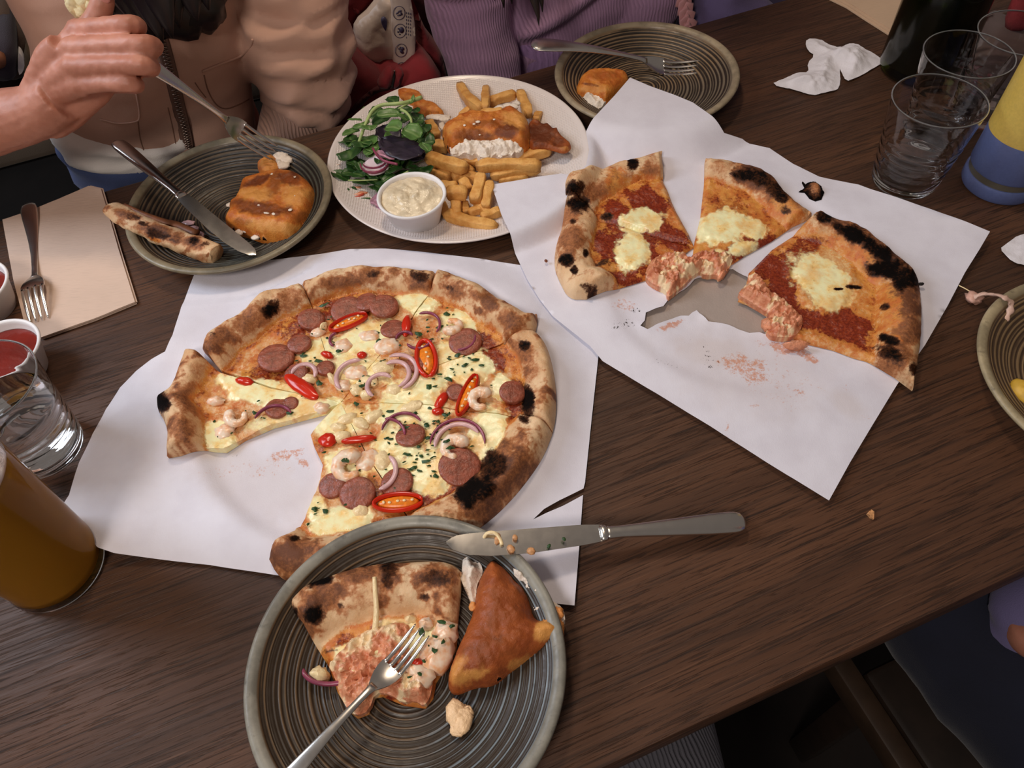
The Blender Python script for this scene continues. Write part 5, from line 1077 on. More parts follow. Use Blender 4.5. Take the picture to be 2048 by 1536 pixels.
# wine bottle
c = P(1836, 138, 0); root = empty('wine_bottle', (c[0], c[1], .0003)); r0 = .0465
out = [(r0 - .006, 0), (r0 - .001, .003), (r0, .008), (r0, .19), (r0 - .004, .207), (r0 - .017, .232), (.0165, .255), (.0145, .30), (.0160, .303), (.0160, .315), (.0140, .318)]
inn = [(.0105, .317), (.0115, .255), (r0 - .021, .232), (r0 - .008, .207), (r0 - .004, .19), (r0 - .004, .014), (r0 - .012, .014), (.012, .030), (.0003, .032)]
V, F = lathe([(.0003, .022), (.012, .020), (r0 - .014, .004)] + out + inn, 64); GREEN = m_glass('green_glass', S(104, 128, 44), .16, 1.5, 0); mk('glass', V + (c[0], c[1], .0003), F, GREEN, root)
V, F = lathe([(.0003, .0325), (.012, .0305), (r0 - .012, .0145), (r0 - .0042, .0145), (r0 - .0042, .095), (.0003, .095)], 48); mk('red_wine', V + (c[0], c[1], .0003), F, plain('red_wine', S(20, 8, 10), .1, .1, 10), root)
tag(root, 'tall dark green wine bottle, about a third full, beside the crumpled tissue', 'bottle')
# yellow and blue flask
c = P(1996, 366, 0); root = empty('drinking_flask', (c[0], c[1], .0003)); r0 = .0375
YEL = plain('yellow_enamel', S(206, 176, 86), .38, .06, 300); BLU = plain('blue_enamel', S(92, 104, 150), .42, .06, 300); OLI = plain('olive_band', S(92, 86, 74), .45, .08, 100)
def seg(name, pr, mat): V, F = lathe(pr, 72); return mk(name, V + (c[0], c[1], .0003), F, mat, root, sharp=40)
seg('base', [(.0003, .0005), (r0 - .004, 0), (r0 - .001, .001), (r0 + .0004, .004), (r0 + .0004, .0145), (r0 - .0006, .0165), (.0003, .0165)], BLU)
seg('band', [(.0003, .016), (r0 - .0018, .016), (r0 - .0018, .0245), (.0003, .0245)], OLI)
seg('lower_body', [(.0003, .024), (r0 - .001, .024), (r0, .026), (r0 - .0004, .066), (.0003, .0662)], BLU)
seg('upper_body', [(.0003, .066), (r0 - .0004, .066), (r0 - .001, .145), (r0 - .004, .165), (r0 - .012, .180), (.024, .186), (.0003, .186)], YEL)
seg('cap', [(.0003, .186), (.0235, .186), (.0245, .190), (.0245, .215), (.022, .219), (.0003, .220)], OLI)
tag(root, 'yellow drinking flask with blue lower part, at the right edge', 'bottle')

# ------------------------------------------------------------------ napkins, tissues, small things
def m_napkin(name, c):
    b = NB(name, .85); v = b.coord((60, 900, 60)); n = b.noise(1, 3, .5, v); n2 = b.noise(14, 3)
    cc = b.mix(b.rng(n2, .3, .7), tuple(x * .93 for x in c[:3]) + (1,), c); b.col(b.mix(b.math('MULTIPLY', b.rng(n, .5, .7), .25), cc, tuple(x * .7 for x in c[:3]) + (1,))); b.bump(n, .0004, .6); return b.m
KRAFT = m_napkin('kraft_napkin', S(206, 180, 162, 1.1)); KRAFT2 = m_napkin('pale_kraft_napkin', S(206, 176, 148, 1.0))
e = tag(empty('paper_napkin', P(140, 540, .0003)), 'folded brown napkin on the left, under a fork', 'napkin')
nl = np.array([(8, 441), (60, 425), (120, 400), (180, 374), (205, 380), (214, 410), (240, 500), (273, 606), (190, 640), (84, 677), (52, 645), (30, 560)], float); zl = lambda x, y: np.full(np.shape(x), .002)
for k, (dx, dz) in enumerate(((0, .0004), (2, .0016), (-1, .0028))):
    o = px_outline(nl + (dx, -dx), zl); slab('napkin_layer', o, dz, lambda x, y, d, dz=dz, k=k: dz + .0008 + (.0012 * sstep(.03, 0, d) * fbm(x, y, 40, k) if k == 2 else 0 * x) + .0006 * fbm(x, y, 30, 3), .006, KRAFT, e)
fork(P(54, 404, .0105), P(78, 640, .0060), 'fork lying tines down on the brown napkin at left', flip=-1)
e = tag(empty('paper_napkin', P(1750, 20, .0003)), 'folded tan napkin beyond the crumpled tissue, left of the green bottle', 'napkin')
for k, dd in enumerate((0, 4, 8)):
    o = P(*np.array([(1640 + dd, -12 - dd), (1665 + dd, 1 - dd), (1692 + dd, 14 - dd), (1735 + dd, 42 - dd), (1781 + dd, 71 - dd), (1850, -20 - dd), (1850, -90), (1700, -90)], float).T, .002 + k * .001)[:, :2]
    slab('napkin_layer', o, .0004 + k * .0013, lambda x, y, d, k=k: .0004 + k * .0013 + .0009 + .0006 * fbm(x, y, 40, k), .006, KRAFT2, e)
TISS = plain('white_tissue', S(226, 222, 228), .85, .04, 40, .0004, 500)
def tissue(out, label, hgt, tf, seed):
    o = world_outline(tf(out), .006, 1)
    def top(x, y, d):
        r = np.abs(fbm(x, y, 24, seed) - .5) * 2 + .6 * np.abs(fbm(x + .3 * y, y, 60, seed + 3) - .5)
        return .0006 + hgt * sstep(0, .035, d) * (.35 + 1.1 * r) + .003 * fbm(x, y, 80, seed + 5)
    V, T, lp = fill(o, .0022); x, y = V.T; d = pdist(x, y, o); V3 = np.stack([x, y, top(x, y, d)], 1)
    q = mk('crumpled_tissue', V3, T.tolist(), TISS); pass
    return tag(q, label, 'tissue')
tissue([(775, 250), (780, 207), (860, 210), (900, 238), (975, 266), (1020, 236), (1070, 236), (1130, 270), (1180, 300), (1238, 342), (1160, 390), (1070, 440), (1010, 462), (985, 400), (975, 378), (980, 470), (960, 510), (880, 525), (815, 540), (720, 510), (565, 478), (650, 440), (725, 405), (795, 405), (785, 350), (830, 305), (790, 285)], 'crumpled white tissue lying open on the bare table', .021, ZR, 5)
tissue([(740, 152), (800, 110), (880, 50), (1100, 0), (1200, 200), (1000, 300), (907, 268), (860, 262), (810, 220)], 'flat white tissue corner cut by the right edge', .004, crop(1800, 450, 3.657), 9)
o = tag(empty('crumb', P(1742, 1028, .0003)), 'single brown crumb on the bare table at lower right', 'crumb'); slab('crumb_body', P(*np.array([(1733, 1028), (1741, 1020), (1748, 1024), (1747, 1039), (1740, 1036)], float).T, .001)[:, :2], .0003, lambda x, y, d: .0012 + .002 * fbm(x, y, 400, 2), .0008, CRUMB, o)
o = tag(empty('crumb', P(1092, 522, .012)), 'dark crumb on the left margin of the torn paper', 'crumb'); mk('crumb_body', *ell(P(1092, 522, .0105), .0018, .0022, .001, 8, 6, 0, .4, 3), plain('brown_crumb', S(120, 66, 40), .6, .2), o)
o = tag(empty('crumb', P(1842, 568, .011)), 'black burnt crumb right of the widest tomato slice', 'crumb'); mk('crumb_body', *ell(P(1842, 568, .0115), .003, .002, .0015, 8, 6, 0, .4, 5), plain('black_crumb', S(24, 18, 18), .7, .2), o)
# leaflet and packet behind the glasses
LFL = plain('pink_leaflet', S(140, 100, 98), .5, .1, 40); e = tag(empty('leaflet', P(1930, 150, .0003)), 'printed grey and pink leaflet lying under the tumblers', 'leaflet')
o = P(*np.array([(1885, 110), (1912, 56), (1990, 20), (2070, 60), (2040, 160), (1975, 235), (1900, 205)], float).T, .001)[:, :2]; slab('card', o, .0003, lambda x, y, d: .0012 + 0 * x, .008, plain('grey_leaflet', S(96, 82, 80), .5, .1, 40), e)
o = P(*np.array([(1935, 128), (1985, 160), (1972, 176), (1925, 142)], float).T, .0016)[:, :2]; slab('printed_panel', o, .0012, lambda x, y, d: .0014 + 0 * x, .006, plain('dull_red_print', S(142, 78, 84), .5, .1, 60), e)
o = P(*np.array([(1970, 195), (1995, 205), (1985, 228), (1960, 215)], float).T, .0016)[:, :2]; slab('printed_panel', o, .0012, lambda x, y, d: .0014 + 0 * x, .006, plain('pale_print', S(190, 170, 168), .5, .1, 60), e)
e = tag(empty('snack_packet', P(2050, 60, .0003)), 'red snack packet standing behind the farthest tumbler', 'packet')
c0 = P(2075, 40, 0)
rg = [sweep_rings(np.array([c0 + (0, 0, z), c0 + (0, 0, z + .001)]), w_, t_, up=TN, n=24, power=2.6)[0] for z, w_, t_ in ((.0006, .10, .03), (.01, .105, .045), (.05, .108, .05), (.09, .108, .03), (.105, .106, .004), (.115, .106, .002))]
V, F = rings(np.array(rg)); mk('pouch', V, F, plain('red_foil', S(140, 52, 56), .35, .2, 30, .002, 60), e)

# ------------------------------------------------------------------ people and the things behind the table
def merged_body(name, geos, voxel, mat, parent, smooth=4, disp=None):
    """joins overlapping closed solids into one continuous skin"""
    V, F = merge(geos); me = bpy.data.meshes.new(name + '_raw'); me.from_pydata([tuple(v) for v in V.tolist()], [], F); ob = bpy.data.objects.new(name + '_raw', me); COL.objects.link(ob)
    m = ob.modifiers.new('r', 'REMESH'); m.mode = 'VOXEL'; m.voxel_size = voxel; m.use_smooth_shade = True
    if smooth: m = ob.modifiers.new('s', 'SMOOTH'); m.iterations = smooth; m.factor = .5
    dg = bpy.context.evaluated_depsgraph_get(); me2 = bpy.data.meshes.new_from_object(ob.evaluated_get(dg)); bpy.data.objects.remove(ob); bpy.data.meshes.remove(me)
    n = len(me2.vertices); co = np.empty(n * 3, np.float32); me2.vertices.foreach_get('co', co); co = co.reshape(-1, 3).astype(float)
    if disp is not None:
        no = np.empty(n * 3, np.float32); me2.vertex_normals.foreach_get('vector', no); co = co + no.reshape(-1, 3) * disp(co)[:, None]
        me2.vertices.foreach_set('co', co.astype(np.float32).ravel()); me2.update()
    me2.polygons.foreach_set('use_smooth', [True] * len(me2.polygons)); me2.name = name; me2.materials.clear()
    return link(name, me2, mat, parent)
def torso(levels, n=36):
    """levels: (t_left, t_right, n_centre, z, half depth, slope of the ring)"""
    R = []
    a = np.arange(n) * 2 * PI / n
    for (tl, tr, nc, z, b, sl) in levels:
        tc, hw = (tl + tr) / 2, (tr - tl) / 2; c, s = np.cos(a), np.sin(a); c = np.sign(c) * np.abs(c) ** .85; s = np.sign(s) * np.abs(s) ** .85
        R.append(np.array([TT(tc + hw * ci, nc + b * si, z + sl * hw * ci) for ci, si in zip(c, s)]))
    return rings(R)
def limb(pts, radii, n=20, k=28, flat=1.0):
    p = catmull(pts, k); r = np.interp(np.linspace(0, 1, k), np.linspace(0, 1, len(radii)), radii); return sweep(p, 2 * r, 2 * r * flat, up=(.13, .31, .94), n=n)
def folds(amp, freq, stretch=(1, 1, 3.2), seed=0):
    def f(co):
        out = np.empty(len(co))
        for i, p in enumerate(co):
            q = Vector((p[0] * stretch[0] * freq + seed, p[1] * stretch[1] * freq, p[2] * stretch[2] * freq))
            out[i] = amp * (1 - 2.2 * abs(mnoise.noise(q))) + amp * .35 * mnoise.noise(q * 2.7)
        return out
    return f
def relief(name, pts, n0, bulge, edge, thick, mat, parent, step=.006, rough=.003, freq=30, seed=0, soft=1):
    """a solid cushion-like panel standing in the upright plane n0 metres beyond the table edge"""
    p = smooth_line([q[:2] for q in pts], soft, True); w3 = np.array([PV(u, v, n0) for u, v in p]) - E0
    out = np.stack([w3 @ TD, w3[:, 2]], 1); V, T, loops = fill(out, step); t, z = V.T; d = pdist(t, z, out); k = np.clip(d / edge, 0, 1)
    nn = n0 - bulge * np.sqrt(np.clip(1 - (1 - k) ** 2, 0, 1)) - rough * (fbm(t + 3, z + 3, freq, seed) - .5) * 2
    A = np.array([TT(a, b, c) for a, b, c in zip(t, nn, z)]); lp = loops[0]; B = np.array([TT(t[i], n0 + thick, z[i]) for i in lp]); N = len(A); m = len(lp)
    F = T.tolist() + [(lp[i], lp[(i + 1) % m], N + (i + 1) % m, N + i) for i in range(m)] + [tuple(N + i for i in range(m))]
    return mk(name, np.concatenate([A, B]), F, mat, parent, sharp=75)
SKIN = NB('warm_skin', .5); _n = SKIN.noise(40, 4); SKIN.col(SKIN.mix(SKIN.rng(_n, .3, .7), S(196, 134, 112), S(176, 114, 92))); SKIN.b.inputs['Subsurface Weight'].default_value = .15; SKIN.b.inputs['Subsurface Scale'].default_value = .006; SKIN.bump(SKIN.noise(300, 3), .0004, .4); SKIN = SKIN.m
TAN = m_fabric('tan_jacket_cloth', S(204, 162, 142), var=.06, bump=.0002); TANRIB = m_fabric('tan_ribbed_cuff', S(184, 146, 130), rib=.0045, var=.06, rib_depth=.0014)
HAIR = NB('black_hair', .35); _v = HAIR.coord((300, 300, 8)); HAIR.col(HAIR.mix(HAIR.noise(1, 3, .5, _v), S(14, 11, 14), S(34, 28, 34))); HAIR = HAIR.m
WHT = m_fabric('white_cotton', S(236, 228, 222, 1.15), var=.04); DENIM = m_fabric('blue_denim', S(62, 76, 118), var=.2)
# --- person in the tan jacket
PA = tag(empty('person', TT(-.17, .16, -.30)), 'person in a tan zip jacket and blue jeans, holding a fork in a raised fist', 'person')
W0 = PD(np.array(78.), np.array(222.), .748); EL = TT(-.475, .06, .075)
pt = lambda u, v, d: PD(np.array(float(u)), np.array(float(v)), d)
geo = [limb([EL + (-.03, .01, -.005), EL, EL * .5 + W0 * .5 + (0, 0, .002), EL * .2 + W0 * .8, W0, pt(125, 190, .735)], [.040, .0405, .0385, .032, .0275, .0260], flat=.92)]
# back of the hand: wrist to each knuckle, fingers of unequal length curling around the fork, thumb from the side
MCP = [(158, 62, .712), (146, 97, .703), (149, 134, .703), (160, 170, .711)]; PIP = [(262, 50, .690), (292, 90, .684), (288, 131, .686), (262, 168, .697)]
DIP = [(272, 57, .716), (303, 97, .712), (298, 137, .713), (270, 172, .721)]; TIP = [(222, 66, .735), (240, 102, .734), (238, 140, .734), (222, 174, .738)]; FR = [.0086, .0089, .0085, .0074]
for i in range(4):
    m = pt(*MCP[i]); geo.append(limb([W0 + (pt(*MCP[i]) - W0) * -.05, W0 * .5 + m * .5 + (0, .004, .004), m], [.019, .0145, .0105], k=12, n=14))
    geo.append(limb([m * 1.0, m * .5 + pt(*PIP[i]) * .5 + (0, -.002, .002), pt(*PIP[i]), pt(*DIP[i]), pt(*TIP[i])], [FR[i] * 1.22, FR[i] * 1.02, FR[i] * 1.05, FR[i] * .95, FR[i] * .82], k=26, n=14))
    geo.append(ell(pt(*TIP[i]), FR[i] * .85, FR[i] * .85, FR[i] * .85, 12, 8))
mm_ = np.mean([pt(*q) for q in MCP], 0); pw_ = np.array([W0 + (mm_ - W0) * a + (FWD * .010) for a in np.linspace(-.08, 1.02, 14)])
geo.append(sweep(pw_, np.interp(np.linspace(0, 1, 14), [0, .25, .8, 1], [.048, .060, .072, .066]), np.interp(np.linspace(0, 1, 14), [0, .5, 1], [.040, .037, .026]), up=CAM - mm_, n=24, power=2.6))
for i in range(4): geo.append(ell(pt(*MCP[i]), .0118, .0110, .0112, 14, 10))
TH_ = [(118, 150, .742), (150, 90, .745), (188, 48, .738), (206, 6, .728), (210, -14, .724)]
geo.append(limb([pt(*q) for q in TH_], [.017, .0150, .0118, .0105, .0085], k=20, n=14)); geo.append(ell(pt(*TH_[-1]), .0088, .0088, .0088, 12, 8))
hand = merged_body('arm', geo, .0021, SKIN, PA, 2, lambda co: np.array([.0005 * mnoise.noise(Vector(p * 160)) for p in co]))
hand['label'] = 'bare forearm and fist with fingers wrapped around the fork'
nail = pt(207, -8, .717); mk('thumbnail', *ell(nail, .006, .0025, .0075, 12, 8), plain('nail', S(226, 160, 150), .3, .05), PA)
# body: trunk and head in one piece, mostly above the picture
geo = [torso([(-.29, -.07, .17, -.22, .085, 0), (-.28, -.08, .17, .1, .08, 0), (-.29, -.05, .17, .26, .08, 0), (-.22, -.12, .17, .33, .05, 0)]), limb([TT(-.17, .17, .30), TT(-.168, .16, .37), TT(-.166, .14, .42)], [.05, .046, .05]),
       ell(TT(-.165, .115, .475), .072, .088, .108, 24, 16, EA), ell(TT(-.165, .035, .455), .011, .016, .02, 12, 8, EA), ell(TT(-.235, .12, .465), .010, .018, .030, 12, 8, EA), ell(TT(-.095, .12, .465), .010, .018, .030, 12, 8, EA)]
merged_body('body', geo, .007, SKIN, PA, 5)
for s_ in (-1, 1): mk('eye', *ell(TT(-.165 + s_ * .03, .037, .478), .013, .008, .0075, 14, 8, EA), plain('eye', S(30, 24, 22), .2, .1), PA)
mk('mouth', *ell(TT(-.165, .036, .425), .023, .009, .006, 14, 8, EA), plain('lips', S(176, 88, 84), .4, .05), PA)
def lock(pts, r, parent, name='hair_lock', k=26): return sweep(catmull([np.asarray(q) for q in pts], k), np.interp(np.linspace(0, 1, k), [0, .25, .75, .9, 1], [r * 1.5, r * 2.2, r * 1.7, r * .9, r * .06]), np.interp(np.linspace(0, 1, k), [0, .3, .75, .9, 1], [r, r * 1.3, r, r * .6, r * .05]), up=TN, n=12)
hz = [ell(TT(-.165, .14, .505), .090, .100, .112, 24, 14, EA), ell(pt(318, -12, .815), .058, .028, .052, 24, 14, EA, .25, 3), ell(pt(262, -10, .81), .040, .026, .045, 20, 12, EA, .25, 5), ell(pt(385, -14, .825), .036, .026, .042, 20, 12, EA, .25, 8)]
for (u, v, d, r) in ((235, 30, .800, .034), (265, 44, .795, .036), (300, 62, .792, .034), (326, 86, .795, .026), (360, 56, .80, .034), (395, 42, .80, .034), (345, 76, .79, .028), (280, 60, .793, .034), (418, 20, .80, .030), (218, 14, .80, .03)):
    b_ = pt(u, v, d); hz.append(lock([TT(-.165 + (u - 310) * .0005, .07, .50), TT(-.165 + (u - 310) * .0004, .05, .38), b_ + (0, .015, .10), b_], r, PA))
mk('hair', *merge(hz), HAIR, PA)
# jacket
jl = [(-.302, -.09, .160, -.034, .094, -.40), (-.308, -.082, .160, -.012, .104, -.38), (-.306, -.066, .160, .045, .108, -.2), (-.292, -.052, .160, .09, .106, -.1), (-.286, -.040, .162, .13, .102, 0), (-.288, -.030, .165, .18, .098, 0), (-.295, -.018, .168, .24, .094, 0), (-.285, -.02, .17, .29, .085, 0), (-.235, -.10, .17, .335, .060, 0)]
sl_r = limb([TT(-.03, .17, .27), TT(.005, .15, .19), TT(.004, .125, .11), TT(-.004, .105, .05), TT(-.012, .092, .005), TT(-.030, .080, -.022)], [.060, .066, .064, .066, .060, .044], k=40, n=26)
sl_l = limb([TT(-.27, .17, .27), TT(-.33, .15, .22), TT(-.40, .10, .14), EL + (.012, .006, .012)], [.060, .062, .058, .054], k=30, n=24)
def jdisp(co):
    r = co - E0; t = r @ TD; out = folds(.0055, 13, (1, 1, 2.4), 3)(co)
    slv = sstep(-.065, -.04, t); out = out * (.35 + 1.0 * slv)
    zz = co[:, 2]; ph = zz * 165 + 26 * (t + .02) + 2.2 * np.array([mnoise.noise(Vector(p * 14)) for p in co])
    return out + slv * .0048 * (np.abs(np.sin(ph * .5)) * 2 - 1) * sstep(.16, .10, zz)
jk = merged_body('jacket', [torso(jl), sl_r, sl_l], .0055, TAN, PA, 4, jdisp); jk['label'] = 'tan zip jacket'
def on_front(u, v, n0=.06):                       # a point of the jacket front along the sight line
    d = ray(np.array(float(u)), np.array(float(v))); dv = Vector(d / np.linalg.norm(d)); o = jk
    loc = Vector(CAM - WLOC[jk]); ok, hit, no, _ = o.ray_cast(loc, dv)
    return (np.array(hit) + WLOC[jk], np.array(no)) if ok else (PV(float(u), float(v), n0), -TN)
bpy.context.view_layer.update()
def on_line(pts, w_, t_, name, mat, off=.0006, k=40):
    p = catmull(np.array(pts, float), k); q = np.array([on_front(a, b)[0] for a, b in p]) - TN * off
    return mk(name, *sweep(q, w_, t_, up=-TN, n=8), mat, PA)
ZP = [(318, 62), (332, 110), (345, 160), (358, 215), (370, 262), (376, 295)]
tape = on_line(ZP, .0150, .0016, 'zip_tape', plain('brown_zip_tape', S(112, 84, 72), .8, .1), .0006, 30)
p = catmull(np.array(ZP, float), 70); L = []
for i, (a, b) in enumerate(p):
    q = on_front(a, b)[0] - TN * .0022; s_ = 1 if i % 2 else -1; L.append(ell(q + TD * .0014 * s_, .0030, .0013, .0009, 8, 5, EA))
o = mk('zip_teeth', *merge(L), m_metal('dark_brass', (.34, .26, .22, 1), .35), PA); o['kind'] = 'stuff'
SEAM = plain('jacket_seam', S(140, 102, 84), .8, .1)
on_line([(405, 142), (440, 128), (480, 112), (500, 92), (505, 78)], .0030, .0022, 'pocket_welt', TAN, .0010)
on_line([(408, 150), (416, 180), (432, 208), (452, 217), (480, 208), (498, 198)], .0016, .0014, 'pocket_seam', SEAM, .0002)
on_line([(268, 165), (275, 200), (279, 232), (270, 243), (235, 246), (200, 238)], .0022, .0016, 'pocket_edge', TAN, .0008)
on_line([(276, 240), (280, 275), (292, 315)], .0014, .0012, 'front_seam', SEAM, .0002)
on_line([(336, 215), (344, 250), (352, 290)], .0012, .0010, 'front_seam', SEAM, .0002)
on_line([(390, 165), (400, 180), (412, 195)], .0012, .0010, 'front_seam', SEAM, .0002)
cf = limb([TT(-.026, .082, -.016), TT(-.042, .074, -.036), TT(-.056, .068, -.052)], [.042, .041, .038], k=14, n=40); mk('ribbed_cuff', *cf, TANRIB, PA)
merged_body('left_wrist', [limb([TT(-.04, .075, -.035), TT(-.075, .055, -.065), TT(-.11, .035, -.10), TT(-.15, .03, -.13)], [.030, .029, .028, .026]), limb([TT(-.15, .03, -.13), TT(-.19, .02, -.14)], [.03, .02], flat=.6)], .004, SKIN, PA, 3)['label'] = 'wrist going down behind the table edge'
merged_body('shirt', [torso([(-.318, -.095, .158, -.028, .098, 0), (-.324, -.09, .158, -.014, .106, 0), (-.320, -.09, .158, .004, .102, -.08), (-.300, -.10, .155, .03, .088, -.2)])], .005, WHT, PA, 2, folds(.0050, 14, (1, 1, 3.4), 9))['label'] = 'white shirt hem below the jacket'
merged_body('jeans', [torso([(-.325, -.08, .16, -.26, .11, 0), (-.328, -.085, .16, -.12, .11, 0), (-.326, -.09, .158, -.012, .099, 0)]), limb([TT(-.265, .15, -.19), TT(-.285, .04, -.188), TT(-.28, -.12, -.195), TT(-.27, -.30, -.20)], [.085, .080, .072, .06]), limb([TT(-.13, .15, -.19), TT(-.13, 0, -.19), TT(-.12, -.28, -.20)], [.085, .075, .06]),
    limb([TT(-.27, -.30, -.20), TT(-.27, -.31, -.45), TT(-.27, -.28, -.74)], [.06, .05, .045]), limb([TT(-.12, -.28, -.20), TT(-.12, -.29, -.45), TT(-.12, -.26, -.74)], [.06, .05, .045])], .008, DENIM, PA, 3, folds(.004, 12, (1, 1, 2), 4))
# the fork in the fist and a bite of bread
ft = P(548, 306, .0300); hp_ = pt(300, 132, .742); fe = ft + (hp_ - ft) * (.190 / np.linalg.norm(ft - hp_))
fork(fe, ft, 'fork held in the raised fist, tines reaching over the left plate', up=CAM - (ft + hp_) / 2 + np.array([.25, 0, .1]))
o = tag(empty('bread_piece', pt(168, 10, .738)), 'torn pale bread bite held between fingers at the top left', 'bread')
for q in ((158, 14, .740, .011), (174, 6, .735, .010), (168, 24, .739, .008), (184, 12, .733, .006), (150, 2, .745, .009)): mk('crumb_lump', *ell(pt(q[0], q[1], q[2]), q[3], q[3] * .8, q[3], 14, 10, .4, .45, q[0]), plain('bread_crumb', S(226, 206, 158), .7, .12, 150, .001, 200), o)

# --- person in the lilac ribbed sweater
LIL = m_fabric('lilac_rib_knit', S(172, 134, 166), rib=.0042, var=.06, rib_depth=.0010)
PB_ = tag(empty('person', TT(.40, .2, -.30)), 'person in a lilac ribbed sweater seated beyond the white plate', 'person')
geo = [torso([(.285, .515, .195, -.18, .10, 0), (.28, .535, .19, -.06, .105, 0), (.285, .545, .19, .02, .105, 0), (.285, .55, .195, .10, .100, 0), (.275, .56, .20, .20, .095, 0), (.28, .56, .20, .27, .085, 0), (.34, .49, .20, .315, .06, 0)]),
       limb([TT(.305, .20, .25), TT(.262, .185, .18), TT(.238, .165, .10), TT(.236, .145, .03), TT(.240, .125, -.03), TT(.246, .10, -.09), TT(.255, .08, -.13)], [.056, .054, .053, .055, .050, .043, .040], k=44, n=26), limb([TT(.525, .20, .25), TT(.535, .16, .15), TT(.515, .115, .04), TT(.46, .10, -.07)], [.056, .054, .052, .042], k=30, n=22)]
def bdisp(co):
    r = co - E0; t = r @ TD; z = co[:, 2]; dg = z * 1.0 - (t - .30) * .62 + .025
    return folds(.0050, 11, (1, 1, 1.6), 6)(co) + .010 * np.exp(-(dg / .012) ** 2) * sstep(.28, .32, t) - .008 * np.exp(-((dg + .022) / .012) ** 2) * sstep(.28, .32, t) + .007 * np.exp(-((z - .066 - .1 * (t - .2)) / .008) ** 2) * sstep(.30, .27, t) - .006 * np.exp(-((z - .050 - .1 * (t - .2)) / .008) ** 2) * sstep(.30, .27, t)
sw = merged_body('sweater', geo, .0055, LIL, PB_, 4, bdisp)
merged_body('body', [limb([TT(.415, .20, .28), TT(.415, .19, .36), TT(.415, .17, .42)], [.05, .046, .05]), ell(TT(.415, .14, .47), .072, .088, .108, 24, 16, EA), ell(TT(.415, .058, .455), .011, .016, .02, 12, 8, EA), ell(TT(.345, .145, .46), .010, .018, .030, 12, 8, EA), ell(TT(.485, .145, .46), .010, .018, .030, 12, 8, EA)], .007, SKIN, PB_, 5)
for s_ in (-1, 1): mk('eye', *ell(TT(.415 + s_ * .03, .062, .475), .013, .008, .0075, 14, 8, EA), plain('eye', S(30, 24, 22), .2, .1), PB_)
mk('mouth', *ell(TT(.415, .061, .42), .023, .009, .006, 14, 8, EA), plain('lips', S(176, 88, 84), .4, .05), PB_)
hz = [ell(TT(.415, .165, .50), .090, .100, .112, 24, 14, EA)]
for (u, v, d, r) in ((1008, 16, .900, .016), (1024, 8, .895, .016), (1078, 52, .905, .011), (1085, 24, .90, .013), (990, 2, .90, .013)):
    b_ = pt(u, v, d); hz.append(lock([TT(.415 + (u - 1060) * .0006, .09, .49), TT(.40 + (u - 1060) * .0005, .07, .36), b_ + (0, .01, .10), b_], r, PB_))
mk('hair', *merge(hz), HAIR, PB_)
mk('waistband', *torso([(.288, .520, .195, -.10, .108, 0), (.284, .525, .19, -.075, .112, 0), (.283, .53, .19, -.045, .113, 0), (.285, .53, .19, -.040, .108, 0)]), m_fabric('lilac_waist_rib', S(158, 124, 170), rib=.0075, var=.05, rib_depth=.002), PB_)
merged_body('trousers', [torso([(.27, .53, .19, -.28, .115, 0), (.28, .525, .19, -.09, .105, 0)]), limb([TT(.33, .16, -.19), TT(.33, 0, -.19), TT(.34, -.28, -.20), TT(.34, -.30, -.45), TT(.34, -.27, -.74)], [.08, .078, .062, .052, .045], k=40), limb([TT(.47, .16, -.19), TT(.47, 0, -.19), TT(.46, -.28, -.20), TT(.46, -.30, -.45), TT(.46, -.27, -.74)], [.08, .078, .062, .052, .045], k=40)], .008, m_fabric('dark_trousers', S(36, 34, 46)), PB_, 3)
# --- third person, at the top edge
PC = tag(empty('person', TT(.72, .2, -.30)), 'person in a dull purple top with pink ruffled trim, cut by the top edge', 'person')
PURT = m_fabric('purple_cotton', S(98, 84, 122), var=.12); PNK = m_fabric('pink_lace', S(206, 146, 146), var=.15)
merged_body('top', [torso([(.63, .85, .20, -.20, .10, 0), (.625, .85, .19, -.05, .105, 0), (.63, .85, .19, .05, .10, 0), (.63, .85, .20, .2, .09, 0), (.59, .83, .20, .27, .08, 0), (.65, .77, .20, .315, .06, 0)]), limb([TT(.66, .18, .24), TT(.635, .14, .14), TT(.605, .085, .03), TT(.585, .045, -.03), TT(.64, .02, -.055)], [.055, .053, .052, .045, .036], k=30), limb([TT(.81, .2, .24), TT(.86, .16, .1), TT(.84, .10, -.05)], [.055, .052, .04], k=24)], .006, PURT, PC, 4, folds(.005, 12, (1, 1, 2), 8))
k_ = 260; tt_ = np.linspace(.505, .78, k_); V_, F_ = sweep(np.array([TT(t, .012 + .012 * math.sin(i * .55) * (.6 + .4 * math.sin(i * .13)), -.030 + .006 * math.sin(i * .9 + 1)) for i, t in enumerate(tt_)]), .030, .0045, n=10); L = [(V_, F_)]
V_, F_ = sweep(np.array([TT(.512 + .006 * math.sin(i * .8), .02 + i * .0007, -.03 + i * .0011) for i in range(80)]), .020, .005, up=TN, n=10); L.append((V_, F_))
o = mk('ruffle', *merge(L), PNK, PC); o['kind'] = 'stuff'
merged_body('body', [limb([TT(.71, .20, .28), TT(.71, .19, .36), TT(.71, .17, .42)], [.05, .046, .05]), ell(TT(.71, .14, .47), .072, .088, .108, 24, 16, EA), ell(TT(.71, .058, .455), .011, .016, .02, 12, 8, EA)], .007, SKIN, PC, 5)
mk('hair', *ell(TT(.71, .165, .50), .090, .100, .112, 24, 14, EA), HAIR, PC)
for s_ in (-1, 1): mk('eye', *ell(TT(.71 + s_ * .03, .062, .475), .013, .008, .0075, 14, 8, EA), plain('eye', S(30, 24, 22), .2, .1), PC)
mk('mouth', *ell(TT(.71, .061, .42), .023, .009, .006, 14, 8, EA), plain('lips', S(176, 88, 84), .4, .05), PC)
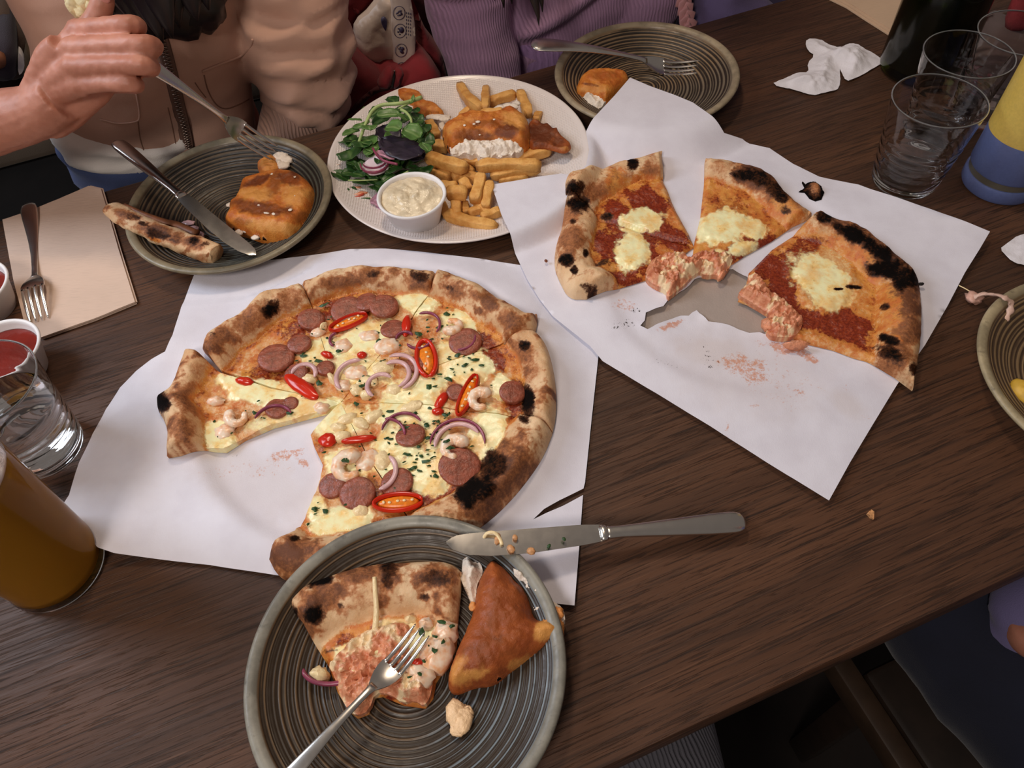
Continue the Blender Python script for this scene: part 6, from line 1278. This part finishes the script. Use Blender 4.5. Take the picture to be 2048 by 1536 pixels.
# --- bench
BE = tag(empty('bench', TT(.2, .5, -.75)), 'dark bench with an olive grey back behind the seated people', 'bench')
BLK = plain('black_upholstery', S(15, 11, 9), .85, .2, 20, Specular_IOR_Level=.15); OLV = m_fabric('olive_grey_upholstery', S(104, 90, 76))
bevel_box('seat', (-1.2, 1.6, .04, .56, -.33, -.27), BLK, BE, .015); bevel_box('base', (-1.2, 1.6, .10, .56, -.75, -.33), BLK, BE)
bevel_box('back_cushion', (-1.2, 1.6, .54, .62, -.27, -.155), OLV, BE, .012); bevel_box('back_panel', (-1.2, 1.6, .545, .64, -.155, .16), BLK, BE)
# --- red bag with a white plastic wrapper
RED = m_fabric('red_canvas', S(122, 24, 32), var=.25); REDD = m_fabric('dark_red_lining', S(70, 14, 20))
BG = tag(empty('shoulder_bag', TT(.12, .2, -.27)), 'open red canvas bag between the tan jacket and the lilac sweater', 'bag')
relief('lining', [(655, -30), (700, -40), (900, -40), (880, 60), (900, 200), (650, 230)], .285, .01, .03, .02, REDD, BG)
relief('back_panel', [(655, -40), (780, -40), (740, 20), (712, 45), (706, 110), (690, 150), (650, 160)], .25, .014, .03, .02, RED, BG, rough=.006)
relief('side_panel', [(818, -20), (838, 30), (852, 60), (880, 95), (893, 150), (905, 235), (850, 240), (842, 150), (836, 100), (830, 40)], .235, .014, .012, .02, RED, BG, rough=.005)
relief('front_panel', [(640, 140), (690, 95), (720, 118), (745, 135), (768, 150), (782, 140), (800, 140), (812, 143), (838, 118), (862, 122), (885, 150), (900, 240), (640, 300)], .175, .022, .03, .10, RED, BG, rough=.007, freq=22)
relief('strap_end', [(757, 168), (776, 138), (788, 138), (783, 178), (760, 180)], .148, .006, .008, .01, RED, BG); relief('strap_end', [(793, 140), (811, 143), (800, 178), (784, 178)], .146, .006, .008, .01, RED, BG)
relief('buckle', [(787, 143), (792, 143), (786, 176), (782, 176)], .143, .002, .002, .004, STEEL, BG, step=.003)
relief('zip', [(700, 8), (712, 12), (722, 24), (716, 30), (704, 22)], .238, .004, .004, .006, RED, BG, step=.003)
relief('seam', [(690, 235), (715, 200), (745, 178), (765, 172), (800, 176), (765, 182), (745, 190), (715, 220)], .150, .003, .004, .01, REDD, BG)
WRP = plain('white_plastic_film', S(208, 186, 168), .35, .08, 25, .001, 60); INK = plain('blue_grey_print', S(72, 66, 92), .5, .15, 200)
WP = tag(empty('plastic_wrapper', TT(.12, .22, -.05)), 'crumpled white plastic packet with round printed icons inside the red bag', 'packet')
relief('film', [(768, -20), (745, 20), (712, 48), (710, 80), (716, 110), (740, 135), (745, 170), (840, 175), (832, 110), (831, 60), (822, 10), (815, -20)], .222, .016, .022, .012, WRP, WP, step=.004, rough=.007, freq=26, seed=4)
o = relief('label_strip', [(782, -20), (785, 20), (784, 60), (788, 110), (786, 165), (832, 165), (829, 110), (831, 60), (824, 10), (816, -20)], .198, .004, .01, .012, plain('white_label', S(214, 194, 180), .4, .05, 25), WP, step=.004, rough=.003)
def icon(u, v, r, marks):
    n0 = .1925; k = r / FPX * depth_of(PV(float(u), float(v), n0)); c = PV(float(u), float(v), n0); a = np.linspace(0, 2 * PI, 30)
    ring = c + np.outer(np.cos(a) * k, TD) + np.outer(np.sin(a) * k * 1.12, (0, 0, 1)); L = [sweep(ring, .0009, .0009, up=-TN, n=6)]
    for (x, y, rx, ry, an) in marks:
        ca, sa = math.cos(an), math.sin(an); b = np.linspace(0, 2 * PI, 14, endpoint=False); pl = c + np.outer(x * k + rx * k * np.cos(b) * ca - ry * k * np.sin(b) * sa, TD) + np.outer(y * k + rx * k * np.cos(b) * sa + ry * k * np.sin(b) * ca, (0, 0, 1)); L.append(rings([pl - TN * .0006, pl]))
    mk('printed_icon', *merge(L), INK, WP)
icon(798, 26, 12, [(-.25, .1, .35, .12, .4), (.2, .3, .3, .12, 0), (0, -.35, .4, .12, 0), (.35, -.1, .12, .35, .3)]); icon(800, 62, 12.5, [(.25, .1, .4, .5, 0), (-.35, -.05, .14, .14, 0), (-.2, .45, .14, .1, 0), (-.15, -.5, .14, .1, 0)]); icon(802, 101, 12, [(.05, -.2, .25, .45, .5), (.25, .25, .3, .3, 0), (-.3, .4, .14, .12, 0), (-.05, .55, .1, .14, 0)])
icon(803, 138, 12, [(0, .1, .75, .07, -.75), (.35, .05, .2, .3, .2), (-.35, -.1, .2, .12, 0)])
L = []
for i in range(22):
    u, v = 813 + (i % 3) * 4, 26 + (i // 3) * 7 + (i % 3); c = PV(float(u), float(v), .1935); L.append(ell(c, .0006, .0006, .0019, 6, 4, EA))
o = mk('small_print', *merge(L), INK, WP); o['kind'] = 'stuff'
relief('drop_mark', [(768, 34), (774, 38), (775, 48), (772, 64), (767, 56), (763, 46), (763, 38)], .1995, .001, .003, .003, INK, WP, step=.002, rough=0)
# --- bag and chair at the left edge
e = tag(empty('handbag', TT(-.40, .42, -.27)), 'dark purple bag with a white edge on the bench at the left edge', 'bag')
relief('bag_body', [(-90, 70), (0, 76), (30, 88), (37, 110), (36, 150), (20, 158), (-90, 165)], .36, .03, .03, .10, m_fabric('dark_plum_cloth', S(44, 34, 44)), e)
relief('white_edge', [(36, 105), (44, 112), (50, 128), (46, 146), (36, 153)], .35, .004, .006, .02, WHT, e); relief('orange_patch', [(-20, 106), (6, 110), (14, 124), (8, 138), (-20, 140)], .325, .004, .01, .01, plain('orange_patch', S(140, 88, 60), .6), e)
e = tag(empty('folded_coat', TT(-.40, .5, -.27)), 'brown folded coat behind the purple bag at the left edge', 'coat')
relief('coat_cloth', [(-90, -20), (5, 15), (40, 50), (62, 88), (60, 110), (95, 128), (70, 150), (-90, 170)], .44, .03, .03, .06, m_fabric('brown_coat', S(92, 72, 60)), e, rough=.008)
e = tag(empty('cushion', TT(-.35, .5, -.27)), 'olive brown cushion against the tan jacket at the left', 'cushion'); relief('cushion_cover', [(56, 92), (80, 100), (110, 140), (112, 165), (45, 160), (48, 120)], .40, .02, .02, .05, m_fabric('olive_cushion', S(98, 82, 62)), e)
# --- near side: the diner at right and the knee below
NS = tag(empty('person', TT(.50, -.97, -.75)), 'person in a lilac grey top and dark blue jeans at the lower right corner', 'person')
LG = m_fabric('lilac_grey_cotton', S(104, 100, 138), var=.12)
merged_body('top', [torso([(.475, .74, -.98, -.26, .11, 0), (.465, .74, -.975, -.13, .115, 0), (.47, .74, -.97, .0, .115, 0), (.47, .74, -.96, .15, .10, 0), (.47, .69, -.96, .24, .08, 0), (.50, .62, -.96, .29, .05, 0)])], .007, LG, NS, 4, folds(.006, 10, (1, 1, 2), 2))
merged_body('trousers', [torso([(.40, .71, -.98, -.36, .12, 0), (.405, .705, -.98, -.24, .115, 0)]), limb([TT(.47, -.97, -.27), TT(.44, -.80, -.26), TT(.42, -.56, -.28), TT(.42, -.54, -.5), TT(.42, -.55, -.74)], [.085, .082, .066, .052, .045], k=36), limb([TT(.64, -.97, -.27), TT(.64, -.80, -.26), TT(.62, -.56, -.28), TT(.62, -.54, -.5), TT(.62, -.55, -.74)], [.085, .082, .066, .052, .045], k=36)], .008, m_fabric('navy_denim', S(22, 26, 46)), NS, 3, folds(.004, 12, (1, 1, 1), 12))
merged_body('arm', [limb([P(2260., 1180., -.10), P(2150., 1205., -.14), P(2045., 1235., -.18), P(2085., 1300., -.21)], [.040, .038, .036, .034], k=30)], .006, m_fabric('lilac_sleeve', S(112, 104, 148), var=.08), NS, 4)
merged_body('hand', [limb([P(2085., 1290., -.20), P(2070., 1262., -.165), P(2062., 1235., -.15)], [.022, .026, .018], k=14)], .004, SKIN, NS, 3)
merged_body('body', [limb([TT(.56, -.96, .26), TT(.56, -.955, .34), TT(.56, -.94, .40)], [.05, .046, .05]), ell(TT(.56, -.93, .45), .072, .088, .108, 24, 16, EA), ell(TT(.56, -.85, .435), .011, .016, .02, 12, 8, EA)], .008, SKIN, NS, 4); mk('hair', *ell(TT(.56, -.955, .48), .090, .100, .112, 24, 14, EA), HAIR, NS)
KN = tag(empty('person', (.03, -.2, -.75)), 'knee of a person in grey corduroy trousers under the near table edge', 'person')
CORD = m_fabric('grey_corduroy', S(92, 90, 98), rib=.0042, var=.1, rib_depth=.0015)
merged_body('trousers', [limb([(.02, -.36, -.27), (.05, -.18, -.225), (.078, .02, -.205), (.088, .14, -.21), (.09, .20, -.235), (.09, .20, -.45), (.09, .17, -.74)], [.095, .088, .078, .072, .066, .052, .045], k=50), limb([(-.16, -.36, -.27), (-.16, -.18, -.25), (-.15, .02, -.26), (-.15, .14, -.27), (-.15, .16, -.45), (-.15, .13, -.74)], [.095, .088, .076, .07, .052, .045], k=44), limb([(-.17, -.36, -.28), (.03, -.36, -.28)], [.11, .11])], .008, CORD, KN, 3)
CH = tag(empty('chair', TT(.5, -.98, -.75)), 'dark wooden chair under the person at the lower right', 'chair'); DW = plain('dark_chair_wood', S(40, 29, 22), .5, .2, 30)
bevel_box('seat', (.36, .76, -1.12, -.74, -.41, -.375), DW, CH, .008); bevel_box('seat_rail', (.335, .36, -1.14, -.66, -.42, -.38), plain('worn_rail', S(62, 46, 34), .5, .2, 30), CH, .004)
for t in (.36, .72):
    for nn in (-1.12, -.78): bevel_box('leg', (t, t + .035, nn, nn + .035, -.75, -.41), DW, CH)
